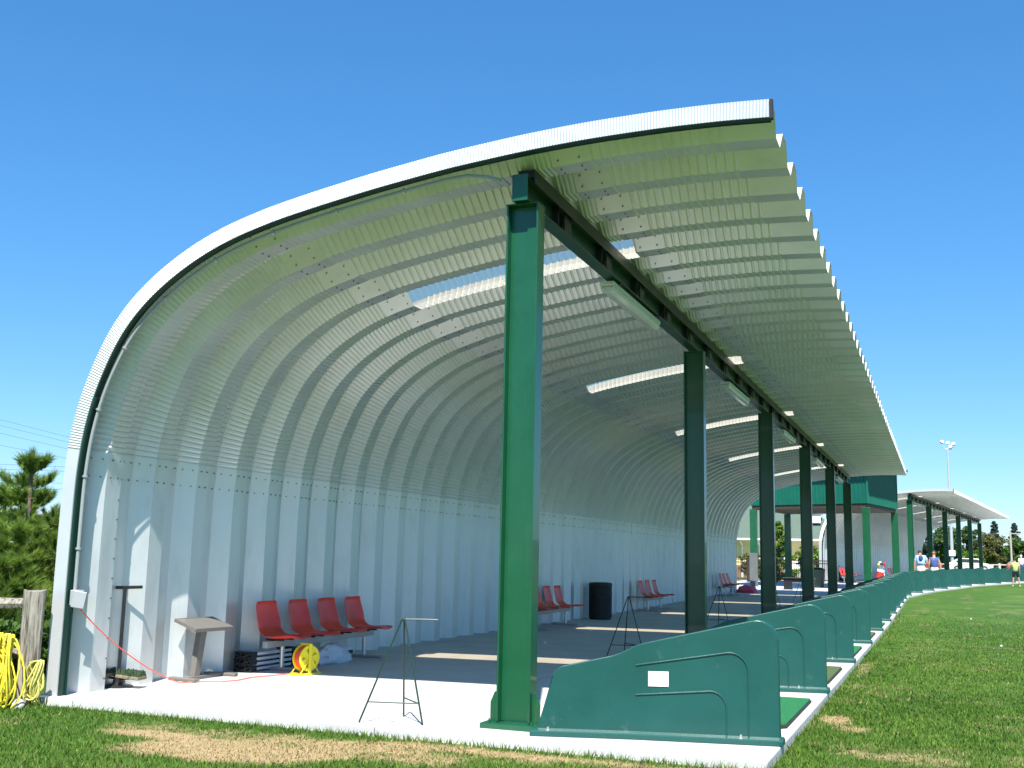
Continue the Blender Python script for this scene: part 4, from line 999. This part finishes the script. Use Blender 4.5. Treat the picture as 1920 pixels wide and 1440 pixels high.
# parked white and red things beyond the fence
def car(loc, rz, m_, label):
    r = empty('parked_car', loc, rz, label, 'car', 'cars parked beyond the far end')
    body = round_poly([(-2.1, .32), (2.1, .32), (2.15, .75), (1.2, .92), (.75, 1.35), (-1.0, 1.38), (-1.7, .95), (-2.15, .85)], [.1, .1, .15, .2, .2, .25, .2, .15], 4)
    b = MB().prism([(p[0], p[1]) for p in body], 1.65, T(0, .82, 0) @ RX(pi/2)).build('body', m_, r, bev=.05)
    MB().prism([(1.0, .93), (.68, 1.28), (-.95, 1.31), (-1.5, .95)], 1.67, T(0, .83, 0) @ RX(pi/2)).build('window', mat('car_glass', (.03, .04, .05), .1), b)
    for x in (-1.3, 1.3):
        for y in (-.75, .75): wv = MB().lathe([(.32, -.1), (.32, .1)], 18, T(x, y, .32) @ RX(pi/2)).build('wheel', RUBBER, r); MB().lathe([(.18, -.11), (.18, .11)], 14, T(x, y, .32) @ RX(pi/2)).build('rim', STEELG, wv)
car((6.3, 112, .85), .1, WHITE, 'white car glimpsed between the last columns of the far shelter')
car((1.5, 112, .85), .1, mat('red_car_paint', (.45, .03, .02), .3), 'red car glimpsed behind the person in the blue vest')
car((-3.4, 60.5, .4), .2, WHITE, 'white car behind the fence seen under the tower')

# ------------------------------------------------------------------ golf bag
gbr = empty('golf_bag', (.62, 47.6, .26), .3, 'red and white golf bag full of clubs leaning by the tower post', 'golf bag')
Mg = RY(.18) @ RX(.1)
MB().lathe([(.14, 0), (.17, .05), (.16, .45), (.17, .85), (.18, .92)], 16, Mg).build('bag_body', REDCL, gbr, smooth=True)
MB().lathe([(.10, .0), (.11, .05), (.10, .35), (.05, .38)], 12, Mg @ T(-.02, -.14, .1)).build('pocket', REDCL, gbr, smooth=True)
MB().lathe([(.183, .86), (.185, .96), (.16, .97)], 16, Mg).build('collar', WHITEC, gbr)
for k, m_ in enumerate([REDCL, BLACK, WHITEC, YEL, BLACK, REDCL]):
    a = k*1.05; x, y = .09*math.cos(a), .09*math.sin(a)
    MB().tube([Mg @ Vector((x, y, .85)), Mg @ Vector((x*1.5, y*1.5, 1.16+.05*(k % 3)))], .012, 5).build('club_shaft', CHROME, gbr)
    MB().sphere(Mg @ Vector((x*1.6, y*1.6, 1.20+.05*(k % 3))), .065, 1.2, .9, .8, n=6).build('head_cover', m_, gbr, smooth=True)
MB().tube([Mg @ Vector((.15, -.05, .85)), Mg @ Vector((.27, -.1, .55)), Mg @ Vector((.17, -.05, .25))], .02, 6).build('strap', WHITEC, gbr)

# ------------------------------------------------------------------ people
def skin_mesh(name, verts, edges, rad, m_, parent, sub=1, root=0):
    me = bpy.data.meshes.new(name); me.from_pydata([tuple(v) for v in verts], edges, []); me.materials.append(m_)
    o = bpy.data.objects.new(name, me); C.objects.link(o); o.parent = parent
    s = o.modifiers.new('skin', 'SKIN'); s.use_smooth_shade = True
    for i, r in enumerate(rad):
        r = r if hasattr(r, '__len__') else (r, r); me.skin_vertices[0].data[i].radius = r
    me.skin_vertices[0].data[root].use_root = True
    b = o.modifiers.new('sub', 'SUBSURF'); b.levels = sub; b.render_levels = sub
    return o
def person(loc, rz, H, label, J, top, bottom, hair, sleeves=True, bulk=1., group=None, capc=None):
    """J: joints in unit-height coordinates (x right, y forward, z up)"""
    root = empty('person', loc, rz, label, 'person', group); k = H
    def P(n): return Vector(J[n])*k
    names = ['pelvis', 'waist', 'chest', 'neck', 'headlow', 'headtop', 'shL', 'elL', 'wrL', 'haL', 'shR', 'elR', 'wrR', 'haR', 'hipL', 'knL', 'anL', 'toL', 'hipR', 'knR', 'anR', 'toR']
    R = dict(pelvis=(.085, .062), waist=(.078, .058), chest=(.088, .060), neck=.032, headlow=(.038, .045), headtop=(.044, .052), shL=.036, elL=.026, wrL=.018, haL=.020, shR=.036, elR=.026, wrR=.018, haR=.020, hipL=.052, knL=.034, anL=.024, toL=.020, hipR=.052, knR=.034, anR=.024, toR=.020)
    E = [('pelvis', 'waist'), ('waist', 'chest'), ('chest', 'neck'), ('neck', 'headlow'), ('headlow', 'headtop'), ('chest', 'shL'), ('shL', 'elL'), ('elL', 'wrL'), ('wrL', 'haL'), ('chest', 'shR'), ('shR', 'elR'), ('elR', 'wrR'), ('wrR', 'haR'), ('pelvis', 'hipL'), ('hipL', 'knL'), ('knL', 'anL'), ('anL', 'toL'), ('pelvis', 'hipR'), ('hipR', 'knR'), ('knR', 'anR'), ('anR', 'toR')]
    V = [P(n) for n in names]; rad = []
    for n in names:
        r = R[n]; r = r if hasattr(r, '__len__') else (r, r); f = bulk if n in ('pelvis', 'waist', 'chest') else (1+(bulk-1)*.5); rad.append((r[0]*k*f, r[1]*k*f))
    idx = {n: i for i, n in enumerate(names)}; ed = [(idx[a], idx[b]) for a, b in E]
    for s in ('L', 'R'):               # fingers and thumb
        h = P('ha'+s); d = (h-P('wr'+s)).normalized(); side = d.cross(Vector((0, 1, 0))).normalized()
        for q, ln in ((-.012, .020), (-.004, .026), (.004, .025), (.012, .021)):
            V.append(h+d*ln*k+side*q*k+Vector((0, .004, 0))*k); rad.append((.0045*k, .0045*k)); ed.append((idx['ha'+s], len(V)-1))
        V.append(h+d*.006*k+Vector((0, .022, 0))*k); rad.append((.005*k, .005*k)); ed.append((idx['ha'+s], len(V)-1))
    body = skin_mesh('body', V, ed, rad, SKIN, root)
    # hair cap
    hc = (P('headlow')+P('headtop'))/2; up = (P('headtop')-P('neck')).normalized(); Mh = up.to_track_quat('Z', 'Y').to_matrix().to_4x4()
    MB().sphere(hc+up*.022*k-Vector((0, .010, 0))*k, .054*k, .92, 1.05, .92, n=8, M=Mh).build('hair' if not capc else 'cap', hair, root, smooth=True)
    MB().sphere(hc+Vector((0, .055, -.005))*k, .010*k, .8, 1, 1.4, n=5).build('nose', SKIN, root, smooth=True)
    # shirt
    nm = ['waistlow', 'waist', 'chest', 'neckb', 'shL', 'slL', 'shR', 'slR']
    SP = {'waistlow': P('pelvis').lerp(P('waist'), -.25), 'waist': P('waist'), 'chest': P('chest'), 'neckb': P('chest').lerp(P('neck'), .55), 'shL': P('shL'), 'slL': P('shL').lerp(P('elL'), .75 if sleeves else .12), 'shR': P('shR'), 'slR': P('shR').lerp(P('elR'), .75 if sleeves else .12)}
    rs_ = [(.096*bulk, .074*bulk), (.092*bulk, .072*bulk), (.100*bulk, .072*bulk), .045, .047, .040, .047, .040]
    rs_ = [((r[0]*k, r[1]*k) if hasattr(r, '__len__') else (r*k, r*k)) for r in rs_]
    skin_mesh('shirt', [SP[n] for n in nm], [(0, 1), (1, 2), (2, 3), (2, 4), (4, 5), (2, 6), (6, 7)], rs_, top, root)
    SP = [P('waist').lerp(P('pelvis'), .15), P('pelvis'), P('hipL'), P('hipL').lerp(P('knL'), .85), P('hipR'), P('hipR').lerp(P('knR'), .85)]
    rs_ = [(.088*bulk*k, .068*bulk*k), (.092*bulk*k, .073*bulk*k), (.066*k, .066*k), (.050*k, .052*k), (.066*k, .066*k), (.050*k, .052*k)]
    skin_mesh('shorts', SP, [(0, 1), (1, 2), (2, 3), (1, 4), (4, 5)], rs_, bottom, root, root=1)
    for s in ('L', 'R'):
        a, t = P('an'+s), P('to'+s); MB().sphere(a.lerp(t, .5)+Vector((0, 0, -.012*k)), .030*k, .9, 2.1, .75, n=7, M=RZ(math.atan2(-(t-a).x, (t-a).y))).build('shoe', WHITE, root, smooth=True)
    return root
def J0(**kw):
    J = dict(pelvis=(0, 0, .52), waist=(0, .0, .61), chest=(0, .0, .745), neck=(0, .005, .845), headlow=(0, .015, .895), headtop=(0, .012, .955), shL=(-.105, 0, .80), elL=(-.135, -.01, .635), wrL=(-.14, .03, .50), haL=(-.14, .04, .455), shR=(.105, 0, .80), elR=(.135, -.01, .635), wrR=(.14, .03, .50), haR=(.14, .04, .455),
             hipL=(-.052, 0, .485), knL=(-.06, .01, .27), anL=(-.065, -.01, .045), toL=(-.07, .075, .022), hipR=(.052, 0, .485), knR=(.06, .01, .27), anR=(.065, -.01, .045), toR=(.07, .075, .022))
    J.update(kw); return J
bow = dict(neck=(-.015, .03, .84), headlow=(-.02, .06, .875), headtop=(-.02, .085, .925))
p1 = person((2.62, 50.4, g(50)), 0, 2.0, 'man in a light blue and navy polo shirt and tan shorts, head bowed', J0(**bow, elL=(-.150, 0, .63), wrL=(-.155, .03, .49), haL=(-.155, .04, .445), elR=(.155, .0, .64), wrR=(.10, .09, .56), haR=(.07, .11, .53)), LBLUE, TANC, HAIRD, True, 1.12)
mb = MB(); mb.sphere((0, -.085, 2.0*.76), .12, .95, .9, 1.35, n=8); mb.build('shirt_panel', NAVY, p1, smooth=True)
mb = MB(); mb.sphere((0, 0, 2.0*.615), .20, 1.03, .84, .33, n=10); mb.build('shirt_hem_band', NAVY, p1, smooth=True)
person((3.25, 51.5, g(51)), .15, 1.92, 'person in a sleeveless blue top and tan shorts with auburn hair', J0(neck=(0, .02, .84), headlow=(0, .045, .885), headtop=(.0, .055, .94)), NAVY2, TANC, HAIRO, False, 1.05)
person((7.72, 63.2, g(63)-.10), .12, 1.70, 'child in a yellow-green shirt and black shorts standing on the lawn', J0(shL=(-.10, 0, .80), elL=(-.16, .04, .66), wrL=(-.215, .12, .575), haL=(-.24, .15, .55), anL=(-.10, -.01, .045), toL=(-.12, .07, .022), knL=(-.08, .01, .27), anR=(.12, -.02, .045), toR=(.14, .055, .022), knR=(.09, .0, .27)), YGREEN, BLACK, HAIRD, True, 1.05)
person((9.0, 95.8, g(96)-.05), -1.2, 1.75, 'person in a grey shirt bending over near the far fence', J0(waist=(0, .05, .60), chest=(0, .17, .68), neck=(0, .26, .715), headlow=(0, .31, .72), headtop=(0, .365, .715), shL=(-.10, .22, .70), elL=(-.12, .25, .55), wrL=(-.10, .28, .42), haL=(-.09, .29, .38), shR=(.10, .22, .70), elR=(.12, .25, .55), wrR=(.10, .28, .42), haR=(.09, .29, .38)), GREYC, REDCL, HAIRD, True, 1.1)
person((10.15, 96.6, g(96)-.05), .4, 1.85, 'person in a white shirt and white cap at the right edge', J0(), WHITEC, NAVY, WHITEC, True, 1.1, capc=True)

# golf balls scattered on the floor and lawn
ballpos = [(-3.2, 12.6, .0213), (-2.9, 8.9, .0213), (-3.6, 9.5, .0213), (4.6, 14.5, -.05), (6.9, 21.0, -.04), (4.3, 25.0, -.02)]
for i, p in enumerate(ballpos):
    tag(MB().sphere(p, .0213, n=8).build('golf_ball', WHITE, smooth=True), 'white golf ball lying loose', 'golf ball', 'loose golf balls')
